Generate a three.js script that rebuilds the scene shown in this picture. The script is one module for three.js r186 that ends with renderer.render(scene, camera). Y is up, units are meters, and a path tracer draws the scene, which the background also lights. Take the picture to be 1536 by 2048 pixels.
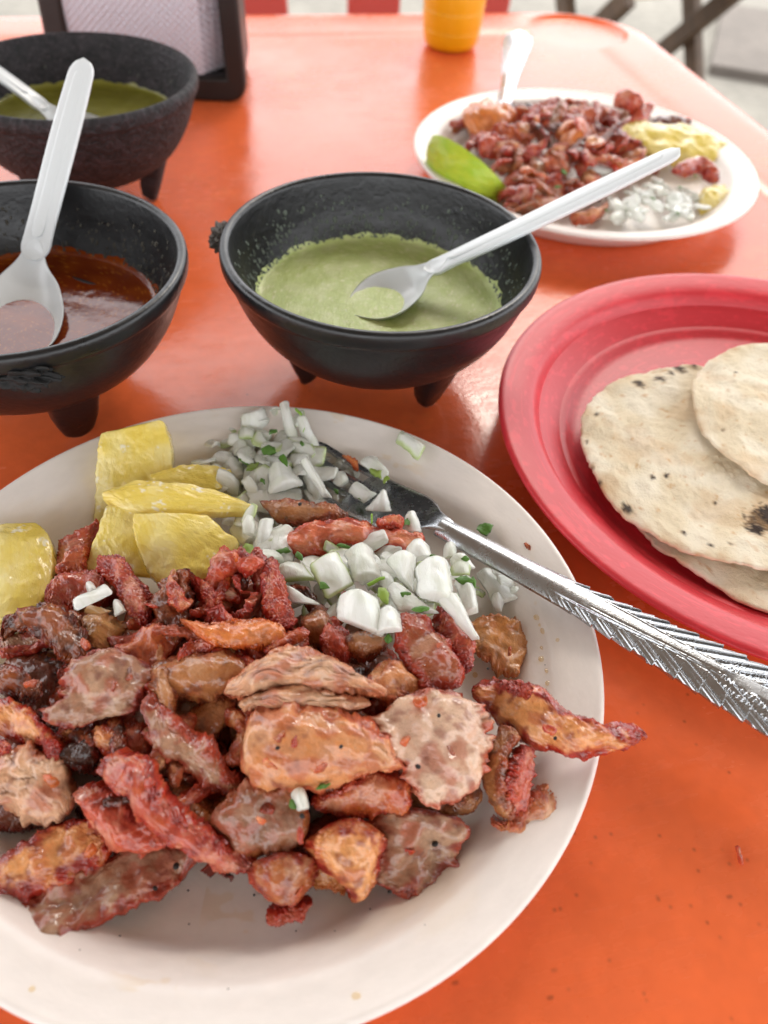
import * as THREE from 'three';
import { mergeGeometries, mergeVertices } from 'three/addons/utils/BufferGeometryUtils.js';
import { RoundedBoxGeometry } from 'three/addons/geometries/RoundedBoxGeometry.js';
import { createNoise3D } from 'simplex-noise';
import { Brush, Evaluator, SUBTRACTION } from 'three-bvh-csg';

// ---------------------------------------------------------------- camera, sky, sun, exposure
const scene = new THREE.Scene();
const camera = new THREE.PerspectiveCamera(64.39, 768 / 1024, 0.02, 60);
{
  const pitch = THREE.MathUtils.degToRad(46.83), roll = THREE.MathUtils.degToRad(4.503);
  const c = Math.cos(roll), s = Math.sin(roll), cp = Math.cos(pitch), sp = Math.sin(pitch);
  const right = new THREE.Vector3(c, s * cp, -s * sp), up = new THREE.Vector3(-s, c * cp, -c * sp), back = new THREE.Vector3(0, sp, cp);
  camera.quaternion.setFromRotationMatrix(new THREE.Matrix4().makeBasis(right, up, back));
  camera.position.set(0, 0.2528, 0);
}
camera.focus = 0.285; camera.userData.fStop = 9;

const SKY = 3.4;
{ // bright overcast: a nearly even white sky with soft cloud mottling
  const w = 128, h = 64, d = new Float32Array(w * h * 4), n3 = createNoise3D(rng(5));
  for (let j = 0; j < h; j++) for (let i = 0; i < w; i++) {
    const th = (j + .5) / h * Math.PI, ph = i / w * 2 * Math.PI;
    const x = Math.sin(th) * Math.cos(ph), y = Math.cos(th), z = Math.sin(th) * Math.sin(ph);
    const v = SKY * (1 + .10 * n3(x * 2, y * 3, z * 2) + .05 * n3(x * 5, y * 7, z * 5));
    d.set([v * .985, v, v * 1.03, 1], (j * w + i) * 4);
  }
  const t = new THREE.DataTexture(d, w, h, THREE.RGBAFormat, THREE.FloatType);
  t.mapping = THREE.EquirectangularReflectionMapping; t.magFilter = THREE.LinearFilter; t.needsUpdate = true;
  scene.background = t; scene.environment = t;
}
const sun = new THREE.DirectionalLight(0xfff3e2, 0.9);
sun.position.set(0.35, 1.15, -1.6); sun.target.position.set(0, 0, -0.3);
sun.castShadow = true; sun.shadow.radius = 26; sun.shadow.mapSize.set(2048, 2048);
Object.assign(sun.shadow.camera, { left: -1, right: 1, top: 1, bottom: -1, near: .1, far: 6 });
scene.add(sun, sun.target);
const EXPOSURE = 0.95;

// ---------------------------------------------------------------- helpers
function rng(seed) { let a = seed >>> 0; return () => { a = (a + 0x6D2B79F5) | 0; let t = Math.imul(a ^ (a >>> 15), 1 | a); t = (t + Math.imul(t ^ (t >>> 7), 61 | t)) ^ t; return ((t ^ (t >>> 14)) >>> 0) / 4294967296; }; }
const noise = createNoise3D(rng(11));
const rnd = rng(42);
const V = (x, y, z) => new THREE.Vector3(x, y, z);
const clamp = (x, a = 0, b = 1) => Math.min(b, Math.max(a, x));
const smooth = (a, b, x) => { const t = clamp((x - a) / (b - a)); return t * t * (3 - 2 * t); };
const col = (hex) => new THREE.Color(hex);
const taken = {};
function numbered(n) { const k = taken[n] = (taken[n] ?? -1) + 1; return k ? `${n}_${String(k).padStart(3, '0')}` : n; }
function tag(o, label, category, group, kind) {
  o.userData.label = label; if (category) o.userData.category = category;
  if (group) o.userData.group = group; if (kind) o.userData.kind = kind;
  return o;
}
function group(name, label, category, pos, turn = 0, grp) {
  const g = new THREE.Group(); g.name = numbered(name); g.position.copy(pos); g.rotation.y = turn; scene.add(g);
  return tag(g, label, category, grp);
}
function mesh(name, geo, mat, parent) {
  const m = new THREE.Mesh(geo, mat); m.castShadow = m.receiveShadow = true;
  m.name = parent ? name : numbered(name); (parent ?? scene).add(m); return m;
}
/** A top-level mesh from a geometry in world coordinates: its origin goes to the middle of its base. */
function placed(name, geo, mat) {
  geo.computeBoundingBox(); const b = geo.boundingBox, p = V((b.min.x + b.max.x) / 2, b.min.y, (b.min.z + b.max.z) / 2);
  geo.translate(-p.x, -p.y, -p.z); const m = mesh(name, geo, mat); m.position.copy(p); return m;
}
/** The same for a part: world coordinates into its parent's. */
function part(name, geo, mat, parent) {
  parent.updateMatrixWorld(true); geo.applyMatrix4(parent.matrixWorld.clone().invert()); return mesh(name, geo, mat, parent);
}

// tileable value noise for textures
function tileNoise(size, cells, seed, oct = 4, gain = .55) {
  const out = new Float32Array(size * size); let amp = 1, tot = 0;
  for (let o = 0; o < oct; o++, cells *= 2, amp *= gain) {
    const r = rng(seed + o * 17), g = Float32Array.from({ length: cells * cells }, r); tot += amp;
    for (let j = 0; j < size; j++) for (let i = 0; i < size; i++) {
      const x = i / size * cells, y = j / size * cells, x0 = x | 0, y0 = y | 0; let fx = x - x0, fy = y - y0; fx = fx * fx * (3 - 2 * fx); fy = fy * fy * (3 - 2 * fy);
      const x1 = (x0 + 1) % cells, y1 = (y0 + 1) % cells;
      out[j * size + i] += amp * ((g[y0 * cells + x0] * (1 - fx) + g[y0 * cells + x1] * fx) * (1 - fy) + (g[y1 * cells + x0] * (1 - fx) + g[y1 * cells + x1] * fx) * fy);
    }
  }
  for (let i = 0; i < out.length; i++) out[i] /= tot;
  return out;
}
function tex(size, fn, repeat = [1, 1], srgb = false) {
  const d = new Uint8Array(size * size * 4);
  for (let j = 0; j < size; j++) for (let i = 0; i < size; i++) {
    const c = fn(i, j, j * size + i), a = Array.isArray(c) ? c : [c, c, c];
    for (let k = 0; k < 3; k++) d[(j * size + i) * 4 + k] = clamp(a[k]) * 255; d[(j * size + i) * 4 + 3] = 255;
  }
  const t = new THREE.DataTexture(d, size, size); t.wrapS = t.wrapT = THREE.RepeatWrapping; t.magFilter = THREE.LinearFilter; t.minFilter = THREE.LinearMipmapLinearFilter; t.generateMipmaps = true;
  if (srgb) t.colorSpace = THREE.SRGBColorSpace;
  t.repeat.set(...repeat); t.needsUpdate = true; return t;
}
const nA = tileNoise(512, 8, 3), nB = tileNoise(512, 24, 9), nC = tileNoise(512, 64, 21, 3), nD = tileNoise(512, 5, 33, 5), nE = tileNoise(512, 120, 71, 2);
const phys = (o) => new THREE.MeshPhysicalMaterial(o);

/** Lathe with a smooth profile; pts are [r, y]. */
function lathe(pts, seg = 96) {
  const g = new THREE.LatheGeometry(pts.map(([r, y]) => new THREE.Vector2(Math.max(r, 1e-5), y)), seg);
  const uv = g.attributes.uv, p = g.attributes.position; // uv in metres round the mean radius
  for (let i = 0; i < uv.count; i++) uv.setXY(i, uv.getX(i) * .44, Math.hypot(p.getX(i), p.getZ(i)) + p.getY(i));
  return g;
}
/** Rounds a polyline profile: samples a Catmull-Rom through it. */
function soft(pts, n = 6) {
  const c = new THREE.CatmullRomCurve3(pts.map(([r, y]) => V(r, y, 0)), false, 'centripetal');
  return c.getPoints((pts.length - 1) * n).map((p) => [p.x, p.y]);
}

/** A slab between two edge lines: st = [left, right] pairs of points, t = thickness below the line between them,
 *  bow = height of the crown across it, p = squareness of the section, rag = unevenness of the edges. */
function ribbon(o) {
  const { st, t = .005, bow = 0, p = 2.6, rag = .05, nu = 40, nv = 28, lump = .0006, fine = .0002, seed = 1, cap = .4, paint, grain = 0, blunt = 0, warp = 0, ruffle = 0, wide = 1 } = o;
  const arr = (x, i) => Array.isArray(x) ? x[i] : x;
  const stw = st.map(([l, r]) => { const c = l.clone().add(r).multiplyScalar(.5); return [c.clone().lerp(l, wide), c.clone().lerp(r, wide)]; });
  if (o.ext) for (const k of [0, 1]) { const e = stw.length - 1, f = [stw[0][k].clone().sub(stw[1][k]), stw[e][k].clone().sub(stw[e - 1][k])]; stw[0][k].add(f[0].multiplyScalar(o.ext)); stw[e][k].add(f[1].multiplyScalar(o.ext)); }
  const LC = new THREE.CatmullRomCurve3(stw.map((s) => s[0]), false, 'centripetal'), RC = new THREE.CatmullRomCurve3(stw.map((s) => s[1]), false, 'centripetal');
  const tt = st.map((s, i) => arr(t, i)), bb = st.map((s, i) => arr(bow, i));
  const at = (a, u) => { const x = u * (a.length - 1), i = Math.min(a.length - 2, x | 0); return a[i] + (a[i + 1] - a[i]) * smooth(0, 1, x - i); };
  const rows = [], n = st.length - 1, so = seed * 7.31;
  let len = 0, wid = 0, prev = null;
  for (let i = 0; i <= nu; i++) {
    let u = i / nu; u = u * .75 + .25 * (.5 - .5 * Math.cos(Math.PI * u)); // finer at the ends
    const l = LC.getPoint(u), r = RC.getPoint(u), c = l.clone().add(r).multiplyScalar(.5);
    if (prev) len += c.distanceTo(prev); prev = c; wid = Math.max(wid, l.distanceTo(r)); rows.push({ u, l, r, c, len });
  }
  const capLen = Math.min(wid * cap, len * .3), up = V(0, 1, 0);
  const pos = [], uv = [], cols = [], idx = [], cc = new THREE.Color();
  for (let i = 0; i <= nu; i++) {
    const R = rows[i], a = rows[Math.max(0, i - 1)].c, b = rows[Math.min(nu, i + 1)].c;
    const T = b.clone().sub(a).normalize(), S = R.r.clone().sub(R.l).multiplyScalar(.5), hw = S.length() || 1e-5, Sn = S.clone().divideScalar(hw);
    let N = V(0, 0, 0).crossVectors(T, Sn).normalize(); if (N.dot(o.up ?? up) < 0) N.negate(); if (!isFinite(N.x) || N.lengthSq() < .5) N = up.clone();
    const ed = Math.min(R.len, len - R.len), k = ed >= capLen ? 1 : Math.sqrt(Math.max(0, 1 - (1 - ed / capLen) ** 2));
    const kw = blunt + (1 - blunt) * Math.max(.02, k), th = at(tt, R.u) * Math.max(.04, Math.pow(k, .7)), bo = at(bb, R.u) * k;
    for (let j = 0; j < nv; j++) {
      const nt = Math.round(nv * .68), isTop = j <= nt, w = isTop ? j / nt : (j - nt) / (nv - nt); // even steps across the top, closer at its edges
      let s = isTop ? 1 - 2 * w : -1 + 2 * w; s = .72 * s + .28 * Math.sin(s * Math.PI / 2); s = clamp(s, -1, 1);
      const y = (isTop ? 1 : -1) * Math.pow(Math.max(0, 1 - Math.abs(s) ** p), 1 / p);
      const side = s > 0 ? 3.7 : -5.1;
      const rg = 1 + rag * (noise(R.len * 140 + so, side, seed) + .6 * noise(R.len * 300 + so, side, seed) + .22 * noise(R.len * 700 + so, side, seed)) * Math.abs(s) ** 3;
      const P = R.c.clone().addScaledVector(S, s * kw * rg).addScaledVector(N, (y - 1) * th / 2 + bo * (1 - s * s));
      const D = N.clone().multiplyScalar(y * (1 - s * s * .6)).addScaledVector(Sn, s * Math.abs(s)).normalize();
      const X = P.x, Y = P.y, Z = P.z;
      const er = o.crust ? .25 + .95 * (1 - smooth(0, o.crust, Math.min(hw * (1 - Math.abs(s)), ed))) : 1;
      let d = (.4 + .6 * er) * lump * (noise(X * 120 + so, Y * 120, Z * 120) + .5 * noise(X * 300, Y * 300 + so, Z * 300)) + er * fine * (noise(X * 800, Y * 800, Z * 800 + so) + .6 * noise(X * 1700, Y * 1700 + so, Z * 1700));
      if (grain) { const wob = .0025 * noise(X * 90 + so, Y * 90, Z * 90); d += grain * (noise((s * hw + wob) * 520 + so, R.len * 75, 2) + .5 * noise((s * hw + wob) * 1300 + so, R.len * 150, 8)); }
      if (warp) P.addScaledVector(N, warp * (noise(X * 55 + so, Z * 55, seed) + .45 * noise(X * 130 + so, Z * 130, seed + 3)));
      if (ruffle) { const f = Math.max(Math.abs(s) ** 4, (1 - Math.min(1, ed / (capLen * .8))) ** 2); P.addScaledVector(N, ruffle * f * (noise(X * 210 + so, Z * 210, side) + .5 * noise(X * 480 + so, Z * 480, side))); }
      P.addScaledVector(D, d * Math.min(1, k + .3)); pos.push(P.x, P.y, P.z);
      uv.push(s * hw, R.len);
      if (paint) { paint(cc, { s: s * kw, u: R.u, ed, hw, len: R.len, X, Y, Z, so, edge: Math.min(hw * (1 - Math.abs(s)), ed) }); cols.push(cc.r, cc.g, cc.b); }
    }
  }
  for (let i = 0; i < nu; i++) for (let j = 0; j < nv; j++) { const a = i * nv + j, b = i * nv + (j + 1) % nv, c = a + nv, d = b + nv; idx.push(a, c, b, b, c, d); }
  const c0 = pos.length / 3; // closing points
  for (const i of [0, nu]) {
    const m = [0, 0, 0]; for (let j = 0; j < nv; j++) for (let k = 0; k < 3; k++) m[k] += pos[(i * nv + j) * 3 + k] / nv;
    pos.push(...m); uv.push(0, rows[i].len); if (paint) cols.push(...cols.slice(i * nv * 3, i * nv * 3 + 3));
    const c = pos.length / 3 - 1;
    for (let j = 0; j < nv; j++) { const a = i * nv + j, b = i * nv + (j + 1) % nv; i ? idx.push(a, c, b) : idx.push(a, b, c); }
  }
  const g = new THREE.BufferGeometry(); g.setAttribute('position', new THREE.Float32BufferAttribute(pos, 3)); g.setAttribute('uv', new THREE.Float32BufferAttribute(uv, 2));
  if (paint) g.setAttribute('color', new THREE.Float32BufferAttribute(cols, 3));
  g.setIndex(idx);
  // outward faces
  const vol = (() => { let v = 0; for (let i = 0; i < idx.length; i += 3) { const [a, b, c] = [idx[i] * 3, idx[i + 1] * 3, idx[i + 2] * 3]; v += pos[a] * (pos[b + 1] * pos[c + 2] - pos[b + 2] * pos[c + 1]) - pos[a + 1] * (pos[b] * pos[c + 2] - pos[b + 2] * pos[c]) + pos[a + 2] * (pos[b] * pos[c + 1] - pos[b + 1] * pos[c]); } return v; })();
  if (vol < 0) { for (let i = 0; i < idx.length; i += 3) [idx[i + 1], idx[i + 2]] = [idx[i + 2], idx[i + 1]]; g.setIndex(idx); }
  g.computeVertexNormals(); return g;
}
const pair = (a) => [V(a[0] / 1000, a[1] / 1000, a[2] / 1000), V(a[3] / 1000, a[4] / 1000, a[5] / 1000)];

// ---------------------------------------------------------------- setting: pavement and awning
const GROUND = -0.74;
const concreteMap = tex(512, (i, j, k) => { const v = .80 + .22 * (nD[k] - .5) + .14 * (nC[k] - .5); return [v, v * .985, v * .955]; }, [1 / 1.3, 1 / 1.3], true);
const concrete = phys({ color: 0xa8a49c, map: concreteMap, roughness: .95, bumpMap: tex(512, (i, j, k) => nC[k], [1 / 1.3, 1 / 1.3]), bumpScale: .004 });
{
  const g = new THREE.PlaneGeometry(60, 60); g.rotateX(-Math.PI / 2); const uv = g.attributes.uv; for (let i = 0; i < uv.count; i++) uv.setXY(i, uv.getX(i) * 60, uv.getY(i) * 60);
  const m = mesh('pavement', g, concrete); m.position.y = GROUND; tag(m, 'pale cream concrete pavement beyond the table', 'pavement', null, 'structure');
  const slabMat = phys({ map: concreteMap, color: 0x8c847e, roughness: .9, bumpMap: concrete.bumpMap, bumpScale: .004 });
  for (const [x, z, w, d] of [[1.72, -3.42, 1.2, .82], [1.78, -2.55, 1.2, .82]]) {
    const s = mesh('paving_slab', new RoundedBoxGeometry(w, .05, d, 2, .006), slabMat, m); s.position.set(x, .012, z); s.rotation.y = -.28;
  }
}
{ // canvas awning over the table: it keeps the overhead sky off; its edge is why steep reflections are dim and flat ones bright
  const top = group('canvas_awning', 'pale canvas awning on four posts over the table', 'awning', V(0, GROUND, 0));
  const cloth = phys({ color: 0xa89c90, roughness: .95 }), post = phys({ color: 0x6d6f72, roughness: .5, metalness: .6 });
  const c = mesh('canopy', new RoundedBoxGeometry(4.8, .03, 4.1, 2, .012), cloth, top); c.position.set(0, 2.3, .35);
  for (const [x, z] of [[-2.3, -1.6], [2.3, -1.6], [-2.3, 2.3], [2.3, 2.3]]) { const p = mesh('post', new THREE.CylinderGeometry(.025, .025, 2.285, 16), post, top); p.position.set(x, 1.1425, z); }
}

// ---------------------------------------------------------------- table
const TABLE_TURN = THREE.MathUtils.degToRad(15.74);
const orangeMap = tex(512, (i, j, k) => { const v = .93 + .12 * (nD[k] - .5) + .05 * (nE[k] - .5), sp = smooth(.86, .89, nE[(k * 3 + 77) % nE.length]) * smooth(.6, .7, nA[k]) * .22, wr = smooth(.68, .74, nB[k]) * smooth(.5, .7, nD[k]) * .10; return [v - sp + wr * .3, v - sp + wr, v - sp + wr]; }, [2.2, 2.2], true);
const tableMat = phys({ color: 0xf97440, map: orangeMap, roughness: .3, roughnessMap: tex(512, (i, j, k) => .72 + .8 * (nA[k] - .5) + .35 * (nC[k] - .5) + .5 * (nB[((j * 6) % 512) * 512 + (i >> 1)] - .5), [3.1, 3.1]), bumpMap: tex(512, (i, j, k) => .6 * nB[k] + .4 * nE[k], [6, 6]), bumpScale: .00012, specularIntensity: 1 });
{
  const table = group('plastic_table', 'orange moulded plastic table with rounded corners and a shallow cup recess', 'table', V(0, GROUND, 0), TABLE_TURN);
  const cx = -.035, cz = -.395, a = .5, r = .085, T = -GROUND;
  const ring = (ins, y) => { const h = a - ins, rr = Math.max(r - ins, .012), out = []; for (let q = 0; q < 4; q++) for (let k = 0; k <= 14; k++) { const t = (q + k / 14) * Math.PI / 2, sx = [1, -1, -1, 1][q], sz = [1, 1, -1, -1][q]; out.push(V(cx + sx * (h - rr) + Math.cos(t) * rr, T + y, cz + sz * (h - rr) + Math.sin(t) * rr)); } return out; };
  const rings = [[.03, -.028], [.012, -.03], [.002, -.028], [0, -.024], [0, -.006], [.0012, -.0022], [.004, .0004], [.008, .0016], [.014, .0024], [.022, .0026], [.052, .0024], [.06, .0018], [.064, .001], [.068, .0002], [.074, 0], [.12, 0], [.25, 0], [.4, 0]].map(([i, y]) => ring(i, y));
  const pos = [], idx = [], m = rings[0].length; for (const R of rings) for (const p of R) pos.push(p.x, p.y, p.z);
  for (let i = 0; i < rings.length - 1; i++) for (let j = 0; j < m; j++) { const p = i * m + j, q = i * m + (j + 1) % m; idx.push(p, p + m, q, q, p + m, q + m); }
  pos.push(cx, T, cz, cx, T - .028, cz); const top = pos.length / 3 - 2, l = (rings.length - 1) * m;
  for (let j = 0; j < m; j++) { idx.push(l + j, top, l + (j + 1) % m); idx.push(j, (j + 1) % m, top + 1); }
  let g = new THREE.BufferGeometry(); g.setAttribute('position', new THREE.Float32BufferAttribute(pos, 3)); g.setIndex(idx);
  g.setAttribute('uv', new THREE.Float32BufferAttribute(pos.length / 3 * 2, 2)); g.computeVertexNormals();
  let A = new Brush(g, tableMat); A.updateMatrixWorld();
  const dish = lathe([[.0001, -.002], [.043, -.002], [.0455, -.0015], [.048, .0005], [.050, .0023], [.053, .006], [.0001, .006]], 64); dish.translate(.392, T, -.83);
  const dn = dish.index ? dish : dish; const Bq = new Brush(dn, tableMat); Bq.updateMatrixWorld();
  const ev = new Evaluator(); ev.attributes = ['position', 'normal', 'uv']; ev.useGroups = false;
  const res = ev.evaluate(A, Bq, SUBTRACTION); g = res.geometry; const P = g.attributes.position, U = g.attributes.uv;
  for (let i = 0; i < P.count; i++) U.setXY(i, P.getX(i), P.getZ(i));
  mesh('tabletop', g, tableMat, table);
  for (const [x, z] of [[-.45, -.81], [.38, -.81], [-.45, .02], [.38, .02]]) { const leg = mesh('leg', new THREE.CylinderGeometry(.03, .02, T - .03, 20), tableMat, table); leg.position.set(x, (T - .03) / 2, z); }
}

// ---------------------------------------------------------------- chairs beyond the table (only slices of them show)
const redPlastic = phys({ color: 0xb8382a, roughness: .42, bumpMap: tex(256, (i, j) => nE[j * 512 + i], [30, 30]), bumpScale: .0002 });
function plasticChair(label, pos, turn) { // stands on the pavement, back towards -z of its own
  const g = group('plastic_chair', label, 'chair', pos, turn, null);
  const tube = (name, pts, r) => mesh(name, new THREE.TubeGeometry(new THREE.CatmullRomCurve3(pts.map((p) => V(...p))), 20, r, 10), redPlastic, g);
  const seat = mesh('seat', new RoundedBoxGeometry(.44, .03, .42, 4, .014), redPlastic, g); seat.position.set(0, .43, 0);
  for (const s of [-1, 1]) { tube('leg', [[s * .19, .43, .17], [s * .21, .2, .2], [s * .225, 0.002, .22]], .02); tube('leg', [[s * .19, .43, -.17], [s * .21, .2, -.21], [s * .225, 0.002, -.24]], .02); }
  for (const s of [-1, 1]) { const b = mesh('back_post', new RoundedBoxGeometry(.075, .46, .018, 3, .008), redPlastic, g); b.position.set(s * .17, .65, -.2); b.rotation.x = -.12; b.rotation.z = -s * .08; }
  { const b = mesh('back_slat', new RoundedBoxGeometry(.08, .42, .012, 3, .005), redPlastic, g); b.position.set(0, .64, -.2); b.rotation.x = -.12; }
  const r = mesh('back_rail', new RoundedBoxGeometry(.43, .09, .02, 3, .009), redPlastic, g); r.position.set(0, .87, -.228); r.rotation.x = -.12;
  return g;
}
plasticChair('red plastic chair with slatted back beyond the far table edge', V(-.06, GROUND, -1.20), .08);
{
  const wood = phys({ color: 0x5d4630, roughness: .6, map: tex(256, (i, j) => { const v = .7 + .5 * (nB[j * 512 + (i >> 3)] - .3); return [v, v, v]; }, [6, 6], true) }), pad = phys({ color: 0xd9cfb8, roughness: .85 });
  const g = group('folding_chair', 'brown wooden folding chair with cream seat beyond the table corner', 'chair', V(.52, GROUND, -2.42), .5);
  const bar = (name, a, b, w, d, m = wood) => { const A = V(...a), B = V(...b), L = A.distanceTo(B), o = mesh(name, new RoundedBoxGeometry(w, L, d, 2, .004), m, g); o.position.copy(A).lerp(B, .5); o.quaternion.setFromUnitVectors(V(0, 1, 0), B.clone().sub(A).normalize()); return o; };
  for (const s of [-1, 1]) { bar('leg', [s * .2, .01, .24], [s * .2, .8, -.22], .03, .045); bar('leg', [s * .17, .01, -.26], [s * .17, .47, .2], .03, .045); }
  const s = mesh('seat', new RoundedBoxGeometry(.36, .035, .36, 3, .012), pad, g); s.position.set(0, .475, .02);
  for (let k = 0; k < 3; k++) bar('back_slat', [-.2, .62 + k * .07, -.13 - k * .04], [.2, .62 + k * .07, -.13 - k * .04], .05, .015);
  bar('stretcher', [-.2, .16, .15], [.2, .16, .15], .03, .03);
}

// ---------------------------------------------------------------- plates
const plateMap = tex(512, (i, j, k) => { const st = smooth(.60, .78, nD[k]) * .5, v = .97 + .04 * (nC[k] - .5), g = smooth(.66, .7, nB[k]) * smooth(.55, .7, nA[k]) * .35; return [v - .03 * st - .05 * g, v - .07 * st - .12 * g, v - .14 * st - .24 * g]; }, [4, 4], true);
const creamPlate = phys({ color: 0xf2e9e1, map: plateMap, roughness: .32, bumpMap: tex(512, (i, j, k) => nB[k] * .5 + nE[k] * .5, [8, 8]), bumpScale: .00008 });
const platePts = (R, h) => soft([[0, .0012], [R * .5, .0012], [R * .68, .0008], [R * .72, 0], [R * .75, .0008], [R * .80, .006], [R * .855, h - .0075], [R * .93, h - .0035], [R * .985, h - .0012], [R - .0002, h - .0004], [R, h + .0008], [R - .0012, h + .0018], [R * .97, h + .0012], [R * .93, h - .0002], [R * .875, h - .0022], [R * .845, h - .0052], [R * .80, .0115], [R * .755, .0062], [R * .70, .0048], [R * .5, .0045], [0, .0045]], 5);
function plate(name, label, x, z, R, h, mat, pts) { const m = mesh(name, lathe(pts ?? platePts(R, h), 160), mat); m.position.set(x, .0002, z); return tag(m, label, 'plate'); }
plate('dinner_plate', 'cream melamine plate in the foreground heaped with pork, onion and pineapple', -.0427, -.1553, .12, .0205, creamPlate);
plate('dinner_plate', 'smaller looking cream plate with lime wedge on the far side of the table', .1170, -.5667, .1165, .0205, creamPlate);
const redMap = tex(512, (i, j, k) => { const s = smooth(.60, .8, nC[k]) * .12 + .08 * (nD[k] - .5) + smooth(.66, .72, nB[k]) * .10 + smooth(.7, .74, nB[((j * 9) % 512) * 512 + (i >> 1)]) * .12; return [.92 + s * .6, .9 + s * 1.6, .9 + s * 1.6]; }, [5, 5], true);
const redPlate = phys({ color: 0xda3640, map: redMap, roughness: .42, bumpMap: tex(512, (i, j, k) => nC[k] * .5 + nE[k] * .5, [7, 7]), bumpScale: .0001 });
{
  const R = .1321, h = .0205;
  plate('tortilla_plate', 'worn red plastic plate holding the tortillas', .1797, -.2865, R, h, redPlate, soft([[0, .0012], [R * .6, .0012], [R * .66, 0], [R * .70, .0012], [R * .78, .0085], [R * .86, h - .006], [R * .95, h - .0018], [R - .0004, h - .0008], [R, h + .0008], [R - .0014, h + .0018], [R * .955, h + .0014], [R * .895, h - .0002], [R * .875, h - .0016], [R * .855, h - .0052], [R * .838, .0112], [R * .80, .0082], [R * .75, .0070], [R * .735, .0060], [R * .715, .0048], [R * .66, .0045], [0, .0045]], 5));
}

// ---------------------------------------------------------------- tortillas
const tortillaBump = tex(512, (i, j, k) => nB[k] * .6 + nE[k] * .4, [18, 18]);
const tortillaMat = phys({ vertexColors: true, roughness: .82, bumpMap: tortillaBump, bumpScale: .0007 });
function tortilla(label, cx, cy, cz, R, seed, tiltX, tiltZ, spots, curl) {
  const nr = 90, na = 200, pos = [], cols = [], uv = [], idx = [], c = new THREE.Color(), base = col(0xe0d0b2), pale = col(0xeadfc8), tan = col(0xc79a63), dark = col(0x2a1a12), so = seed * 9.7;
  for (const side of [1, -1]) for (let i = 0; i <= nr; i++) for (let j = 0; j < na; j++) {
    const a = j / na * 2 * Math.PI, f = i / nr, ca = Math.cos(a), sa = Math.sin(a);
    const rr = R * f * (1 + f * (.018 * noise(ca * 1.3 + so, sa * 1.3, 1) + .008 * noise(ca * 6 + so, sa * 6, 4) + .007 * noise(ca * 20 + so, sa * 20, 4) + .003 * noise(ca * 60 + so, sa * 60, 4))), x = rr * ca, z = rr * sa;
    let y = .0022 * noise(x * 24 + so, z * 24, 3) * f + .0007 * noise(x * 80, z * 80 + so, 5) + .0004 * smooth(.2, .7, noise(x * 190, z * 190 + so, 6)) + curl * f ** 4 * (.5 + .5 * noise(ca * 1.1 + so, sa * 1.1, 7)) + tiltX * x + tiltZ * z;
    const th = .0009 * (f < .985 ? 1 : .45 * Math.sqrt(Math.max(0, (1 - f) / .015)) + .55);
    y += side * th; pos.push(x, y + .0015, z); uv.push(x, z);
    c.copy(base).lerp(pale, smooth(-.4, .6, noise(x * 45 + so, z * 45, 9)));
    const toast = smooth(.52, .8, noise(x * 130 + so, z * 130, 21) * .7 + .3 * noise(x * 420, z * 420 + so, 3)) * .7 + smooth(.9, 1, f) * smooth(.1, .6, noise(ca * 7 + so, sa * 7, 2)) * .35;
    c.lerp(tan, toast); c.lerp(tan, .28 * smooth(.1, .7, noise(x * 28 + so, z * 28, 31) + .4 * noise(x * 110 + so, z * 110, 33))); c.multiplyScalar(1 + .05 * noise(x * 700, z * 700, so));
    for (const [sx, sz, sr] of spots) { const d = Math.hypot(x - sx, z - sz) / sr + .45 * noise(x * 500 + so, z * 500, 2); c.lerp(tan, (1 - smooth(.8, 1.5, d)) * .35); c.lerp(dark, (1 - smooth(.6, 1.05, d)) * .97); }
    cols.push(c.r, c.g, c.b);
  }
  const half = (nr + 1) * na;
  for (const s of [0, 1]) for (let i = 0; i < nr; i++) for (let j = 0; j < na; j++) { const p = s * half + i * na + j, q = s * half + i * na + (j + 1) % na; s ? idx.push(p, p + na, q, q, p + na, q + na) : idx.push(p, q, p + na, q, q + na, p + na); }
  for (let j = 0; j < na; j++) { const p = nr * na + j, q = nr * na + (j + 1) % na; idx.push(p, q, p + half, q, q + half, p + half); }
  const g = new THREE.BufferGeometry(); g.setAttribute('position', new THREE.Float32BufferAttribute(pos, 3)); g.setAttribute('uv', new THREE.Float32BufferAttribute(uv, 2)); g.setAttribute('color', new THREE.Float32BufferAttribute(cols, 3)); g.setIndex(idx); g.computeVertexNormals();
  const m = mesh('tortilla', g, tortillaMat); m.position.set(cx, cy, cz); return tag(m, label, 'tortilla');
}
tortilla('lowest tortilla, its edge showing under the speckled one', .1700, .0065, -.2590, .0690, 3, 0, 0, [[.0, .05, .002]], .001);
tortilla('tortilla edge sandwiched between the lowest and speckled tortillas', .2020, .0100, -.2620, .0660, 4, .01, 0, [[.02, .05, .002]], .001);
tortilla('tortilla with dark toasted spots and one large burn', .1497, .0135, -.2733, .0648, 5, .03, 0, [[-0.0617, 0.0150, 0.0010], [-0.0595, 0.0239, 0.0016], [-0.0498, 0.0369, 0.0028], [-0.0363, 0.0183, 0.0013], [-0.0298, 0.0154, 0.0016], [-0.0555, -0.0215, 0.0014], [-0.0618, -0.0028, 0.0013], [-0.0098, -0.0607, 0.0033], [-0.0025, -0.0662, 0.0037], [-0.0212, -0.0521, 0.0029], [-0.0318, -0.0468, 0.0029], [-0.0150, -0.0568, 0.0018], [0.0045, 0.0404, 0.0073], [0.0010, 0.0446, 0.0042], [0.0084, 0.0366, 0.0062], [-0.0297, 0.0486, 0.0012], [-0.0116, 0.0547, 0.0012], [-0.0201, 0.0556, 0.0012], [-0.0121, 0.0299, 0.0009]], .0006);
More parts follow.
